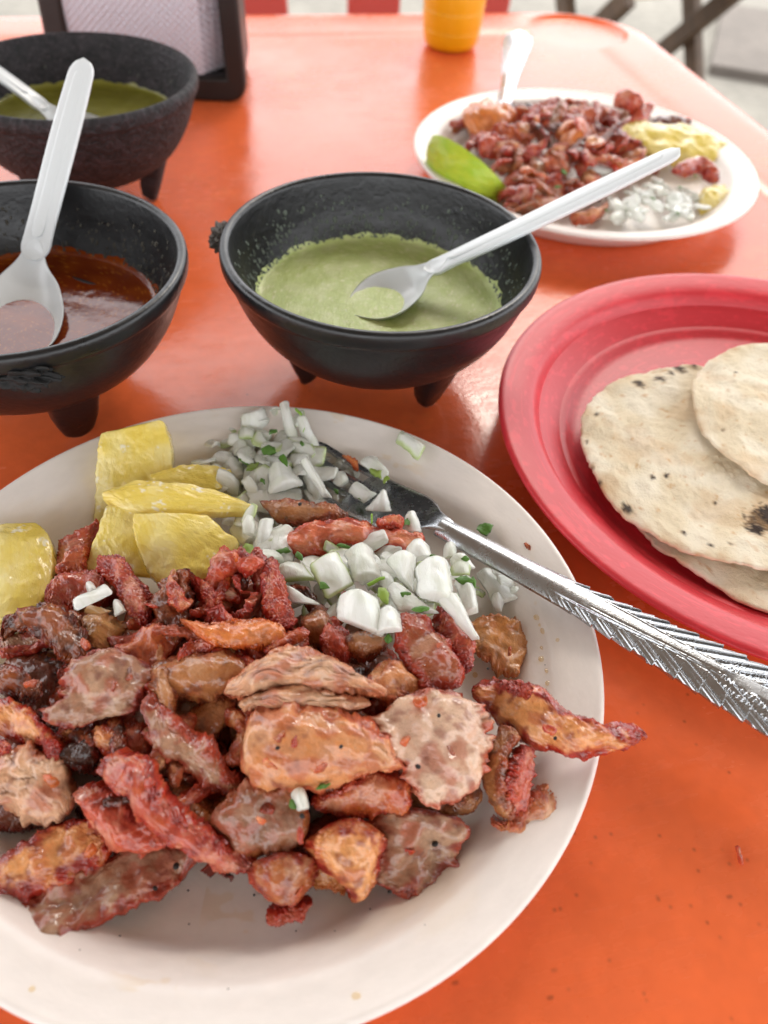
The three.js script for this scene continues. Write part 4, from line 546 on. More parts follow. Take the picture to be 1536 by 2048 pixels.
const onionData = [
{"l":"tall onion sliver at the far tip of the heap","g":null,"t":2.2,"b":1.5,"tn":0,"st":[[-48.5,28,-269.9,-44.5,28,-272.1],[-46.4,24.8,-263.3,-41.4,24.8,-262.5],[-44.7,20,-258.7,-38.6,20,-254.9]]},
{"l":"wedge of onion leaning behind the fork tines","g":null,"t":2.2,"b":1.5,"tn":0,"st":[[-40.1,26,-264.0,-36.5,26,-265.8],[-38.2,22.8,-258.9,-32.8,22.8,-259.5],[-36.6,18,-255.5,-29.3,18,-255.1]]},
{"l":"thin round onion slice at the back of the heap","g":null,"t":1.4,"b":1.5,"tn":0,"st":[[-63.7,25,-264.3,-54.9,25,-270.7],[-63.9,20.8,-261.3,-52.7,20.8,-266.3],[-64.5,15,-260.1,-50.8,15,-263.7]]},
{"l":"pale yellow-green onion end at the back of the heap","g":null,"t":2.2,"b":1.5,"tn":1,"st":[[-65.0,21,-257.7,-56.9,21,-258.0],[-64.3,21.8,-254.3,-56.3,21.8,-254.6],[-64.0,21,-252.7,-56.1,21,-253.0]]},
{"l":"onion square right behind the pineapple slice","g":null,"t":2.2,"b":1.5,"tn":0,"st":[[-67.1,18,-254.5,-60.5,18,-257.8],[-65.6,18.8,-248.7,-58.4,18.8,-251.1],[-64.5,18,-244.8,-56.8,18,-246.3]]},
{"l":"curved onion bit beside the cilantro clump","g":null,"t":2.2,"b":1.5,"tn":0,"st":[[-62.9,19,-245.7,-55.6,19,-249.7],[-61.6,19.8,-242.0,-54.4,19.8,-246.2],[-60.6,19,-239.9,-53.5,19,-244.4]]},
{"l":"onion square touching the pineapple slice","g":null,"t":2.2,"b":1.5,"tn":0,"st":[[-68.6,18,-241.3,-61.4,18,-243.9],[-65.4,18.8,-234.8,-58.8,18.8,-238.6],[-62.6,18,-230.2,-56.5,18,-234.9]]},
{"l":"large rounded onion dice in the middle of the heap","g":null,"t":2.2,"b":3,"tn":0,"st":[[-47.8,24,-233.2,-38.9,24,-236.0],[-46.5,24.8,-225.1,-35.1,24.8,-230.3],[-45.5,24,-218.8,-31.6,24,-226.4]]},
{"l":"long slender onion splinter beside the tines","g":null,"t":2.2,"b":1.5,"tn":0,"st":[[-35.0,28,-235.1,-32.2,28,-237.8],[-29.6,26.8,-226.6,-26.0,26.8,-227.9],[-24.6,24,-220.0,-20.3,24,-219.9]]},
{"l":"broad onion plate in front of the middle dice","g":null,"t":2.2,"b":1.5,"tn":0,"st":[[-55.2,20,-223.3,-33.6,20,-228.5],[-53.3,20.8,-217.5,-33.0,20.8,-222.2],[-51.9,20,-213.3,-32.6,20,-217.5]]},
{"l":"upright translucent onion strip beside the pink pork","g":null,"t":2.2,"b":1.5,"tn":0,"st":[[-45.0,32,-198.7,-40.0,32,-199.8],[-45.7,29.3,-193.5,-40.1,29.3,-192.8],[-46.8,25,-189.6,-40.6,25,-187.4]]},
{"l":"translucent onion leaf beside the pineapple wedge","g":null,"t":2.2,"b":1.5,"tn":0,"st":[[-58.2,22,-201.4,-48.7,22,-208.6],[-54.4,22.8,-196.8,-46.9,22.8,-202.6],[-51.0,22,-193.7,-45.4,22,-198.2]]},
{"l":"onion plate below the pink pork strip","g":null,"t":2.2,"b":1.5,"tn":0,"st":[[-40.9,26,-187.4,-30.8,26,-190.4],[-39.9,26.8,-184.3,-30.8,26.8,-186.4],[-39.1,26,-182.5,-31.0,26,-183.8]]},
{"l":"long onion piece with a green lower edge","g":null,"t":2.2,"b":1.5,"tn":1,"st":[[-36.3,31,-177.3,-26.2,31,-180.6],[-35.5,31.8,-173.4,-23.6,31.8,-176.4],[-35.0,31,-170.8,-21.2,31,-173.5]]},
{"l":"big square onion dice with pale green skin edges","g":null,"t":2.2,"b":2.5,"tn":1,"st":[[-23.8,39,-174.2,-14.8,39,-181.0],[-20.1,37.3,-168.0,-11.0,37.3,-175.4],[-16.6,34,-163.1,-7.4,34,-171.2]]},
{"l":"folded onion dice beside the big square one","g":null,"t":2.2,"b":3,"tn":0,"st":[[-12.9,34,-184.5,-3.2,34,-187.4],[-10.9,34.8,-177.2,-0.8,34.8,-179.8],[-9.0,34,-171.5,1.5,34,-173.8]]},
{"l":"jagged onion strip beside the upright red pork","g":null,"t":2.2,"b":1.5,"tn":0,"st":[[-33.2,35,-166.6,-28.1,37,-164.7],[-30.7,35.8,-162.6,-23.0,36.8,-161.8],[-28.6,35,-159.9,-18.0,35,-160.1]]},
{"l":"large white onion fold in front of the heap","g":null,"t":2.2,"b":4,"tn":0,"st":[[-12.4,44,-158.8,0.9,44,-157.7],[-12.7,43.8,-153.9,2.3,42.3,-151.2],[-13.1,42,-150.3,3.8,39,-146.0]]},
{"l":"rounded white onion fold beside the large one","g":null,"t":2.2,"b":3,"tn":0,"st":[[-0.6,42,-153.1,7.9,42,-154.7],[-0.2,42.8,-148.7,8.4,42.8,-150.4],[0.2,42,-145.5,8.9,42,-147.4]]},
{"l":"winged white onion petal pointing down","g":null,"t":2.2,"b":3,"tn":0,"st":[[1.9,37,-180.8,12.6,37,-183.2],[4.6,37.8,-175.5,12.1,37.8,-174.3],[7.2,37,-171.6,11.8,37,-166.9]]},
{"l":"biggest white onion petal in the heap","g":null,"t":2.2,"b":4,"tn":0,"st":[[11.8,42,-174.9,24.0,41,-177.5],[12.5,42.3,-167.9,24.9,40.8,-168.0],[13.2,41,-162.4,25.9,39,-160.2]]},
{"l":"long onion spear hanging over the red pork strip","g":null,"t":2.2,"b":2,"tn":0,"st":[[18.5,41,-162.1,25.7,41,-164.8],[24.9,39.3,-155.5,29.9,39.3,-157.2],[31.4,36,-150.2,34.3,36,-150.9]]},
{"l":"onion strip running under the biggest petal","g":null,"t":2.2,"b":2,"tn":0,"st":[[2.6,37,-168.6,7.3,37,-169.0],[5.2,37.8,-162.6,14.5,37.8,-163.5],[7.8,37,-157.9,21.5,37,-159.2]]},
{"l":"lilac tinted onion petal beside the fork handle","g":null,"t":2.2,"b":3,"tn":0,"st":[[26.0,33,-176.2,33.3,33,-176.5],[27.7,33.8,-168.4,33.7,33.8,-169.4],[29.6,33,-162.1,34.4,33,-163.8]]},
{"l":"small onion bit below the fork neck","g":null,"t":2.2,"b":1.5,"tn":1,"st":[[24.9,30,-185.2,32.4,30,-186.5],[25.2,30.8,-182.3,32.4,30.8,-183.5],[25.6,30,-180.8,32.7,30,-181.9]]},
{"l":"thin clear onion film lying on the plate wall","g":null,"t":1.2,"b":1.5,"tn":0,"st":[[36.1,15,-195.3,42.6,15,-197.9],[39.7,15.8,-187.4,47.5,15.8,-190.7],[43.5,15,-181.0,52.5,15,-185.1]]},
{"l":"onion petal touching the fork handle","g":null,"t":2.2,"b":1.5,"tn":0,"st":[[25.1,28,-190.7,31.7,28,-192.8],[26.1,28.8,-187.1,33.2,28.8,-189.2],[27.3,28,-184.8,34.9,28,-187.0]]},
{"l":"little onion cube at the fork neck","g":null,"t":4,"b":1.5,"tn":0,"st":[[22.3,27,-196.5,27.5,27,-198.5],[22.6,27.8,-192.9,27.5,27.8,-194.7],[23.1,27,-190.8,27.8,27,-192.2]]},
{"l":"rounded onion petal above the biggest petal","g":null,"t":2.2,"b":3,"tn":0,"st":[[8.5,33,-188.5,17.0,33,-191.3],[9.1,33.8,-185.1,17.7,33.8,-187.4],[9.8,33,-183.1,18.6,33,-184.9]]},
{"l":"pointed onion flake standing on the fork blade","g":null,"t":2.2,"b":1.5,"tn":0,"st":[[-1.1,28,-223.6,0.1,28,-222.6],[-4.4,25.8,-219.1,1.6,25.8,-219.0],[-7.8,22,-216.2,3.1,22,-216.8]]},
{"l":"onion diamond across the fork tines","g":null,"t":2.2,"b":1.5,"tn":0,"st":[[-15.3,22,-226.3,-10.9,22,-230.8],[-11.5,22.8,-222.6,-7.0,22.8,-227.3],[-7.7,22,-220.5,-3.3,22,-225.4]]},
{"l":"small onion flake between the fork tines","g":null,"t":2.2,"b":1.5,"tn":0,"st":[[-21.9,21,-232.3,-17.3,21,-239.8],[-19.9,21.8,-230.0,-16.0,21.8,-235.9],[-18.0,21,-229.3,-14.7,21,-233.6]]},
{"l":"clear onion film stuck to the fork blade","g":null,"t":1,"b":1.5,"tn":0,"st":[[-12.3,20.5,-244.5,-5.1,20.5,-248.9],[-5.9,21.3,-238.7,-2.2,21.3,-243.9],[0.3,20.5,-234.7,0.8,20.5,-240.6]]},
{"l":"narrow onion flake with cilantro beside the fork neck","g":null,"t":2.2,"b":1.5,"tn":0,"st":[[8.7,29,-210.9,12.1,29,-211.7],[7.6,27.8,-207.2,13.6,27.8,-207.3],[6.5,25,-205.0,15.3,25,-204.4]]},
{"l":"stray onion block alone on the far plate rim","g":null,"t":3.5,"b":1.5,"tn":1,"st":[[2.3,23,-257.0,5.8,23,-263.2],[7.5,23.8,-250.8,10.7,23.8,-258.1],[12.7,23,-246.5,15.5,23,-254.8]]},
{"l":"stray white onion bar lying on the pork below the pineapple","g":null,"t":4,"b":0.5,"tn":0,"st":[[-97.9,37,-151.6,-88.6,37,-160.7],[-96.2,37.8,-149.4,-86.6,37.8,-158.2],[-95.3,37,-148.3,-85.2,37,-156.9]]},
{"l":"small stray onion flake beside the white onion bar","g":null,"t":2,"b":1.5,"tn":0,"st":[[-85.9,34,-153.8,-84.1,34,-156.9],[-84.4,34.8,-151.4,-82.2,34.8,-154.0],[-83.5,34,-150.1,-80.9,34,-152.3]]},
{"l":"stray onion flake tucked behind the white onion bar","g":null,"t":3,"b":1.5,"tn":0,"st":[[-96.9,33,-160.1,-95.3,33,-163.6],[-95.4,33.8,-158.6,-93.3,33.8,-161.3],[-94.7,33,-158.2,-91.9,33,-160.2]]},
{"l":"golden onion skin flake under the white onion bar","g":null,"t":1.2,"b":1.5,"tn":2,"st":[[-95.4,32,-152.4,-92.0,32,-154.3],[-92.0,32.8,-151.1,-88.6,32.8,-153.3],[-89.4,32,-151.0,-85.8,32,-153.3]]},
{"l":"stray onion flake caught under the large tan pork chunk","g":null,"t":3,"b":1.5,"tn":0,"st":[[-19.9,33,-95.9,-15.6,33,-97.7],[-18.4,33.8,-93.2,-14.8,33.8,-94.7],[-17.0,33,-91.3,-14.1,33,-92.4]]}
];
const leafData = [
{"l":"green cilantro leaf shred scattered over the foreground onion","g":"cilantro shreds, foreground","p":[-48.9,27,-241.1],"sz":9,"a":0.4,"k":"leaf"},
{"l":"green cilantro leaf shred scattered over the foreground onion","g":"cilantro shreds, foreground","p":[-41.0,28,-234.4],"sz":8,"a":1.2,"k":"leaf"},
{"l":"green cilantro leaf shred scattered over the foreground onion","g":"cilantro shreds, foreground","p":[-48.6,26,-252.7],"sz":7,"a":2.0,"k":"leaf"},
{"l":"cut green cilantro stem among the foreground onion","g":"cilantro shreds, foreground","p":[-39.4,28,-265.7],"sz":6,"a":0.8,"k":"stem"},
{"l":"cut green cilantro stem among the foreground onion","g":"cilantro shreds, foreground","p":[-36.0,27,-255.6],"sz":4,"a":1.6,"k":"stem"},
{"l":"green cilantro leaf shred scattered over the foreground onion","g":"cilantro shreds, foreground","p":[-58.4,22,-237.6],"sz":6,"a":0.2,"k":"leaf"},
{"l":"green cilantro leaf shred scattered over the foreground onion","g":"cilantro shreds, foreground","p":[-48.5,25,-225.2],"sz":5,"a":1,"k":"leaf"},
{"l":"pale green cilantro shred in the foreground onion","g":"cilantro shreds, foreground","p":[-54.4,23,-235.2],"sz":9,"a":2.2,"k":"pale"},
{"l":"pale green cilantro shred in the foreground onion","g":"cilantro shreds, foreground","p":[-46.7,29,-186.2],"sz":9,"a":0.9,"k":"pale"},
{"l":"green cilantro leaf shred scattered over the foreground onion","g":"cilantro shreds, foreground","p":[-35.9,26,-248.0],"sz":5,"a":1.1,"k":"leaf"},
{"l":"pale green cilantro shred in the foreground onion","g":"cilantro shreds, foreground","p":[-4.4,25,-234.7],"sz":8,"a":0.6,"k":"pale"},
{"l":"pale green cilantro shred in the foreground onion","g":"cilantro shreds, foreground","p":[-0.6,25,-231.7],"sz":5,"a":1.9,"k":"pale"},
{"l":"cut green cilantro stem among the foreground onion","g":"cilantro shreds, foreground","p":[-4.2,33,-202.7],"sz":5,"a":1.5,"k":"stem"},
{"l":"green cilantro leaf shred scattered over the foreground onion","g":"cilantro shreds, foreground","p":[8.5,30,-204.8],"sz":8,"a":-0.6,"k":"leaf"},
{"l":"green cilantro leaf shred scattered over the foreground onion","g":"cilantro shreds, foreground","p":[-10.2,21,-222.8],"sz":6,"a":0.8,"k":"leaf"},
{"l":"green cilantro leaf shred scattered over the foreground onion","g":"cilantro shreds, foreground","p":[-19.7,22,-226.4],"sz":5,"a":1,"k":"leaf"},
{"l":"green cilantro leaf shred scattered over the foreground onion","g":"cilantro shreds, foreground","p":[-34.6,31,-185.3],"sz":7,"a":0.1,"k":"leaf"},
{"l":"green cilantro leaf shred scattered over the foreground onion","g":"cilantro shreds, foreground","p":[-28.4,33,-181.4],"sz":5,"a":1.0,"k":"leaf"},
{"l":"green cilantro leaf shred scattered over the foreground onion","g":"cilantro shreds, foreground","p":[-12.8,34,-186.8],"sz":7,"a":0,"k":"leaf"},
{"l":"green cilantro leaf shred scattered over the foreground onion","g":"cilantro shreds, foreground","p":[19.0,36,-183.8],"sz":5,"a":0.2,"k":"leaf"},
{"l":"cut green cilantro stem among the foreground onion","g":"cilantro shreds, foreground","p":[-0.9,39,-169.2],"sz":8,"a":-0.4,"k":"stem"},
{"l":"pale green cilantro shred in the foreground onion","g":"cilantro shreds, foreground","p":[1.8,44,-159.3],"sz":9,"a":1.1,"k":"pale"},
{"l":"green cilantro leaf shred scattered over the foreground onion","g":"cilantro shreds, foreground","p":[9.2,42,-162.8],"sz":5,"a":0.1,"k":"leaf"},
{"l":"green cilantro leaf shred scattered over the foreground onion","g":"cilantro shreds, foreground","p":[13.8,45,-153.4],"sz":7,"a":0,"k":"leaf"},
{"l":"green cilantro leaf shred scattered over the foreground onion","g":"cilantro shreds, foreground","p":[25.8,40,-164.8],"sz":4,"a":1,"k":"leaf"},
{"l":"green cilantro leaf shred scattered over the foreground onion","g":"cilantro shreds, foreground","p":[29.1,38,-173.4],"sz":9,"a":0.2,"k":"leaf"},
{"l":"green cilantro leaf shred scattered over the foreground onion","g":"cilantro shreds, foreground","p":[32.3,37,-172.8],"sz":6,"a":1.4,"k":"leaf"},
{"l":"green cilantro leaf shred scattered over the foreground onion","g":"cilantro shreds, foreground","p":[39.3,22,-212.2],"sz":9,"a":-0.4,"k":"leaf"},
{"l":"green cilantro leaf shred scattered over the foreground onion","g":"cilantro shreds, foreground","p":[4.4,40,-145.4],"sz":5,"a":1.5,"k":"leaf"},
{"l":"green cilantro leaf shred scattered over the foreground onion","g":"cilantro shreds, foreground","p":[-10.9,34,-98.5],"sz":6,"a":-0.6,"k":"leaf"},
{"l":"green cilantro leaf shred scattered over the foreground onion","g":"cilantro shreds, foreground","p":[-18.1,33,-92.9],"sz":4,"a":1,"k":"leaf"},
{"l":"green cilantro leaf shred scattered over the foreground onion","g":"cilantro shreds, foreground","p":[29.9,33,-186.5],"sz":4,"a":0,"k":"leaf"},
{"l":"green cilantro leaf shred scattered over the foreground onion","g":"cilantro shreds, foreground","p":[-17.5,40,-164.6],"sz":5,"a":0.5,"k":"leaf"},
{"l":"green cilantro shred on the far plate","g":"cilantro shreds, far plate","p":[97.6,28,-519.1],"sz":7,"a":0.9714982944994871,"k":"leaf"},
{"l":"green cilantro shred on the far plate","g":"cilantro shreds, far plate","p":[93.6,24,-508.7],"sz":6,"a":0.45254752177350577,"k":"leaf"},
{"l":"green cilantro shred on the far plate","g":"cilantro shreds, far plate","p":[121.1,27,-559.0],"sz":5,"a":1.9528034191195611,"k":"leaf"},
{"l":"green cilantro shred on the far plate","g":"cilantro shreds, far plate","p":[152.9,24,-502.3],"sz":5,"a":0.21730886000262828,"k":"leaf"},
{"l":"green cilantro shred on the far plate","g":"cilantro shreds, far plate","p":[175.2,23,-525.0],"sz":4,"a":1.6076460129200676,"k":"leaf"},
{"l":"green cilantro shred on the far plate","g":"cilantro shreds, far plate","p":[169.1,17,-496.5],"sz":5,"a":1.0970667507377567,"k":"leaf"},
{"l":"green cilantro shred on the far plate","g":"cilantro shreds, far plate","p":[125.4,16,-497.9],"sz":4,"a":0.17399677432412042,"k":"leaf"},
{"l":"green cilantro shred on the far plate","g":"cilantro shreds, far plate","p":[187.3,24,-540.9],"sz":4,"a":1.5223071995682607,"k":"leaf"},
{"l":"green cilantro shred on the far plate","g":"cilantro shreds, far plate","p":[145.6,18,-497.2],"sz":4,"a":0.11248697532595464,"k":"leaf"}
];
const backData = [
{"k":"pork_chunk","l":"dark red pork lump standing highest on the far plate","s":"red","t":12,"b":6,"st":[[140.3,36,-628.3,146.5,30,-625.2],[147.4,44,-632.2,153.4,34,-615.9],[160.4,40,-625.1,164.7,32,-619.8]],"rag":0.2},
{"k":"pork_strip","l":"red pork strip beside the highest lump on the far plate","s":"red","t":8,"b":3,"st":[[152.6,30,-617.2,153.7,28,-606.4],[166.0,34,-631.5,166.6,30,-614.5],[175.4,34,-639.1,171.6,32,-626.7]],"rag":0.12},
{"k":"pork_strip","l":"brown pork strip at the far right end of the far heap","s":"dark","t":7,"b":3,"st":[[172.9,24,-633.3,173.5,22,-620.2],[187.7,26,-636.6,187.2,22,-619.2],[205.1,22,-639.2,203.4,20,-634.8]],"rag":0.15},
{"k":"pork_chunk","l":"big orange pork chunk behind the lime wedge","s":"orange","t":12,"b":6,"st":[[32.6,26,-620.4,34.3,22,-587.9],[45.0,32,-623.5,47.5,26,-578.7],[59.9,32,-617.1,62.8,28,-586.9],[72.7,28,-613.8,70.8,26,-598.8]],"rag":0.1},
{"k":"pork_strip","l":"coiled red pork strip between pineapple and onion on the far plate","s":"red","t":7,"b":3,"st":[[172.5,22,-547.3,180.7,18,-548.5],[181.7,26,-559.8,186.1,22,-548.2],[196.3,27,-566.5,195.8,22,-556.0],[205.3,24,-559.4,198.3,20,-551.8],[209.2,18,-549.0,202.8,16,-547.8]],"rag":0.06},
{"k":"pork_strip","l":"tan pork strip under the white spoon handle on the far plate","s":"tan","t":6,"b":3,"st":[[101.4,12,-496.6,104.6,10,-491.9],[115.5,14,-501.6,116.5,11,-493.2],[128.3,14,-516.1,128.8,12,-506.5]],"rag":0.1},
{"k":"pineapple_chunk","l":"ragged pineapple slab on the far plate","s":"pine","t":9,"b":3,"st":[[140.7,26,-601.9,144.9,20,-590.0],[159.1,30,-613.0,162.5,20,-584.9],[187.0,28,-616.5,185.5,18,-580.8],[213.9,24,-617.6,209.6,16,-584.9],[234.2,20,-617.2,222.2,16,-590.5]]},
{"k":"pineapple_chunk","l":"small pineapple wedge beside the onion on the far plate","s":"pine","t":10,"b":3,"st":[[192.3,17,-540.8,189.6,12,-513.9],[203.2,18,-543.5,200.4,12,-518.4],[215.7,15,-546.2,209.2,12,-531.1]]},
{"k":"onion_piece","l":"large onion bit beside the lime side of the far heap","s":"onion","t":4,"b":2,"st":[[113.1,22,-561.3,114.4,20,-544.4],[137.5,22,-570.7,134.9,19,-545.8]]}
];
const dropData = [[58.0,16.71,-175.6,1.6],[59.5,17.07,-169.6,1.4],[58.6,15.56,-158.9,1.5],[59.7,16.46,-153.6,1.0],[59.7,16.57,-148.8,1.2],[58.8,15.96,-163.2,0.9],[63.9,19.21,-164.8,1.0],[58.7,16.11,-144.0,0.8],[58.7,16.76,-172.4,0.8],[2.8,21.07,-50.5,1.5],[-77.6,21.1,-46.4,1.2],[48.6,7.24,-154.7,1.0],[36.7,5.08,-157.0,1.2]];
const speckData = [[-47.6,5.08,-77.6,0.35],[-45.3,5.67,-68.6,0.28],[-28.6,5.08,-77.8,0.4],[4.9,8.93,-75.3,0.25],[-62.3,10.11,-63.1,0.3],[-15.3,6.74,-68.7,0.25],[-4.4,10.87,-68.3,0.25],[-29.8,18.73,-50.7,0.22],[-70.2,15.7,-57.6,0.2],[19.6,18.98,-69.3,0.2],[59.3,16.11,-156.2,0.2],[20.5,41.5,-119.3,0.7],[15.2,37,-105.3,0.9],[22.1,18,-91.4,1.0],[-50.3,15.8,-80.4,1.1],[-54.8,15,-74.4,0.8],[-24.1,43.5,-104.3,0.7],[-6.7,46,-104.9,0.7],[-15.7,34,-89.9,0.9],[9.9,16,-78.0,0.7],[-31.7,30.5,-209.2,0.9],[-87.5,19.5,-77.1,0.6],[36.0,37,-139.4,0.5],[56.1,33,-119.6,0.7]];
const crumbData = [[118.4,1.4,-105.2,119.4,1.4,-104.4],[117.8,1.8,-102.2,119.2,1.8,-101.4],[118.1,1.4,-99.0,118.9,1.4,-98.5]];
const heaps = {
  pile: [[-124.4,-138.0],[-120.9,-146.2],[-116.5,-167.5],[-100.3,-178.2],[-76.3,-176.0],[-43.4,-183.9],[-28.6,-169.5],[2.0,-161.8],[19.4,-159.3],[31.4,-150.4],[34.4,-131.9],[31.0,-111.4],[11.6,-100.5],[-10.7,-88.5],[-33.5,-88.1],[-51.7,-92.5],[-74.3,-90.7],[-95.9,-94.8],[-109.5,-99.8]],
  pileTop: [[-107.9,-134.5],[-88.7,-155.8],[-72.1,-163.7],[-32.4,-161.2],[2.3,-150.4],[22.3,-133.5],[19.5,-113.0],[-12.1,-101.1],[-44.0,-101.5],[-70.3,-102.4],[-97.2,-112.8]],
  onionBack: [[-81.3,-243.6],[-72.9,-259.4],[-66.1,-269.5],[-54.1,-277.1],[-39.9,-271.0],[-28.9,-251.2],[-22.3,-228.2],[-38.7,-215.4],[-55.6,-210.9],[-66.4,-226.2]],
  onionFront: [[-56.2,-208.4],[-42.0,-202.2],[-32.7,-188.5],[-7.8,-193.5],[17.8,-193.7],[32.3,-183.5],[25.2,-169.5],[18.4,-164.6],[5.0,-159.2],[-11.9,-159.7],[-26.3,-166.6],[-39.8,-176.2]],
  onionFork: [[-29.8,-259.7],[-16.1,-251.8],[-6.3,-234.9],[-18.4,-230.6]],
  onionHandle: [[32.5,-202.1],[45.7,-196.1],[50.8,-184.7],[41.4,-179.3],[34.2,-187.8]],
  farPork: [[34.9,-625.1],[48.6,-656.9],[87.9,-672.0],[135.0,-674.6],[180.0,-663.7],[186.7,-636.4],[164.6,-592.5],[163.3,-563.8],[126.2,-541.9],[105.0,-499.2],[75.9,-489.0],[56.1,-504.6],[62.9,-549.7],[46.5,-570.5]],
  farOnion: [[125.3,-515.6],[148.1,-548.6],[177.6,-561.4],[195.7,-549.4],[194.6,-520.3],[175.2,-496.8],[145.3,-488.1],[127.5,-495.6]]
};
const crumbSpots = [[-71.2,40,-126.3],[-74.9,40,-121.4],[-23.6,47,-106.4],[-19.3,47,-105.3],[-25.4,44,-99.0],[-11.8,44,-99.4],[14.8,43,-123.0],[11.0,42,-110.5],[23.9,40,-109.5],[-66.2,42,-162.3],[-47.5,46,-169.0],[-72.5,38,-152.6],[-89.0,37,-137.3],[-101.5,35,-123.2],[-87.2,31,-95.6],[-57.0,41,-93.5],[-26.5,37,-86.7],[-15.7,33,-85.1],[14.8,21,-88.0],[-14.6,21,-75.0],[-73.3,22,-80.7],[47.1,18,-159.8],[53.8,37,-120.7],[20.5,42,-143.3]];

// ---------------------------------------------------------------- food
const nearest = (x, z, marks) => marks.reduce((b, m) => { const d = Math.hypot(m[0] - x, m[1] - z); return d < b[0] ? [d, m[2]] : b; }, [1e9, ''])[1];
const hueOf = (s) => hue[s] ?? { grey: 'greyish', cream: 'cream', brown: 'dark brown' }[s];
const pileMarks = [[-105, -140, 'grey medallion'], [-60, -150, 'brown roll'], [-30, -130, 'large tan chunk'], [20, -130, 'pale slice'], [-80, -105, 'twisted red strip'], [-90, -190, 'pineapple wedges'], [-25, -105, 'front chunks'], [20, -165, 'oval slab']];
const onionMarks = [[-62, -238, 'short pineapple slice'], [-45, -262, 'cilantro clump'], [-30, -262, 'fork tines'], [-40, -240, 'middle onion dice'], [-28, -205, 'pink pork strip'], [-8, -185, 'big square dice'], [15, -182, 'biggest petal'], [30, -188, 'fork neck'], [0, -225, 'fork blade'], [45, -185, 'fork handle']];
const farMarks = [[35, -530, 'lime wedge'], [55, -600, 'big orange chunk'], [165, -610, 'highest red lump'], [190, -575, 'pineapple slab'], [100, -580, 'middle of the far plate'], [110, -520, 'spoon handle']];
const farOnionMarks = [[190, -505, 'small pineapple wedge'], [185, -530, 'coiled red strip'], [135, -500, 'tan strip'], [140, -520, 'spoon handle'], [160, -490, 'bare plate rim']];
const MEAT = { // core, rim, blotch, share of rim (m), blotch, char, fibre
  medal: ['#a37f6c', '#8e3a33', '#b77a5c', .0030, .25, .10, .18], pale: ['#dabfb0', '#b7614c', '#d9a987', .0028, .30, .03, .06], tan: ['#cf9c7c', '#b8644c', '#d8914f', .0030, .45, .06, .14],
  cream: ['#dba678', '#9b2a1f', '#c9793f', .0042, .30, .08, .20], red: ['#b04f43', '#962f2a', '#cf8059', .0030, .40, .07, .10], redl: ['#bb5648', '#a8382f', '#d27a58', .0022, .40, .04, .06],
  redo: ['#b5603f', '#a03a2a', '#cf7f42', .0028, .45, .07, .12], redb: ['#a0603c', '#96362a', '#c07c45', .0034, .40, .18, .10], orange: ['#d68a50', '#c26a35', '#b85a32', .0014, .35, .05, .16], brown: ['#7d4426', '#54281a', '#a5602e', .0024, .45, .45, .10],
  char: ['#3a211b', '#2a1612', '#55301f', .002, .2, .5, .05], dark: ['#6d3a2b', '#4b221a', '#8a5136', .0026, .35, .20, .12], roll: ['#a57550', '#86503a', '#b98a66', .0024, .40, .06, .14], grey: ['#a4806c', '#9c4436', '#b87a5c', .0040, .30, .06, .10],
  fat: ['#d2a674', '#b0764a', '#c08a58', .0014, .35, .06, .08], fiber: ['#cfa68c', '#bd7f66', '#d9ab86', .0016, .35, .03, .34], slab: ['#96563e', '#a23c2e', '#7c4431', .0040, .40, .05, .08], slabg: ['#997463', '#a56a45', '#a85c48', .0036, .40, .14, .08],
  gold: ['#c99259', '#b97a42', '#d8b080', .0022, .45, .05, .10], pink: ['#d07a63', '#c0503f', '#dc9a76', .0026, .40, .03, .10], pine: ['#ecd25e', '#f0dc7c', '#f4e7a4', .0012, .4, 0, .20],
};
const CHARC = col('#27130c');
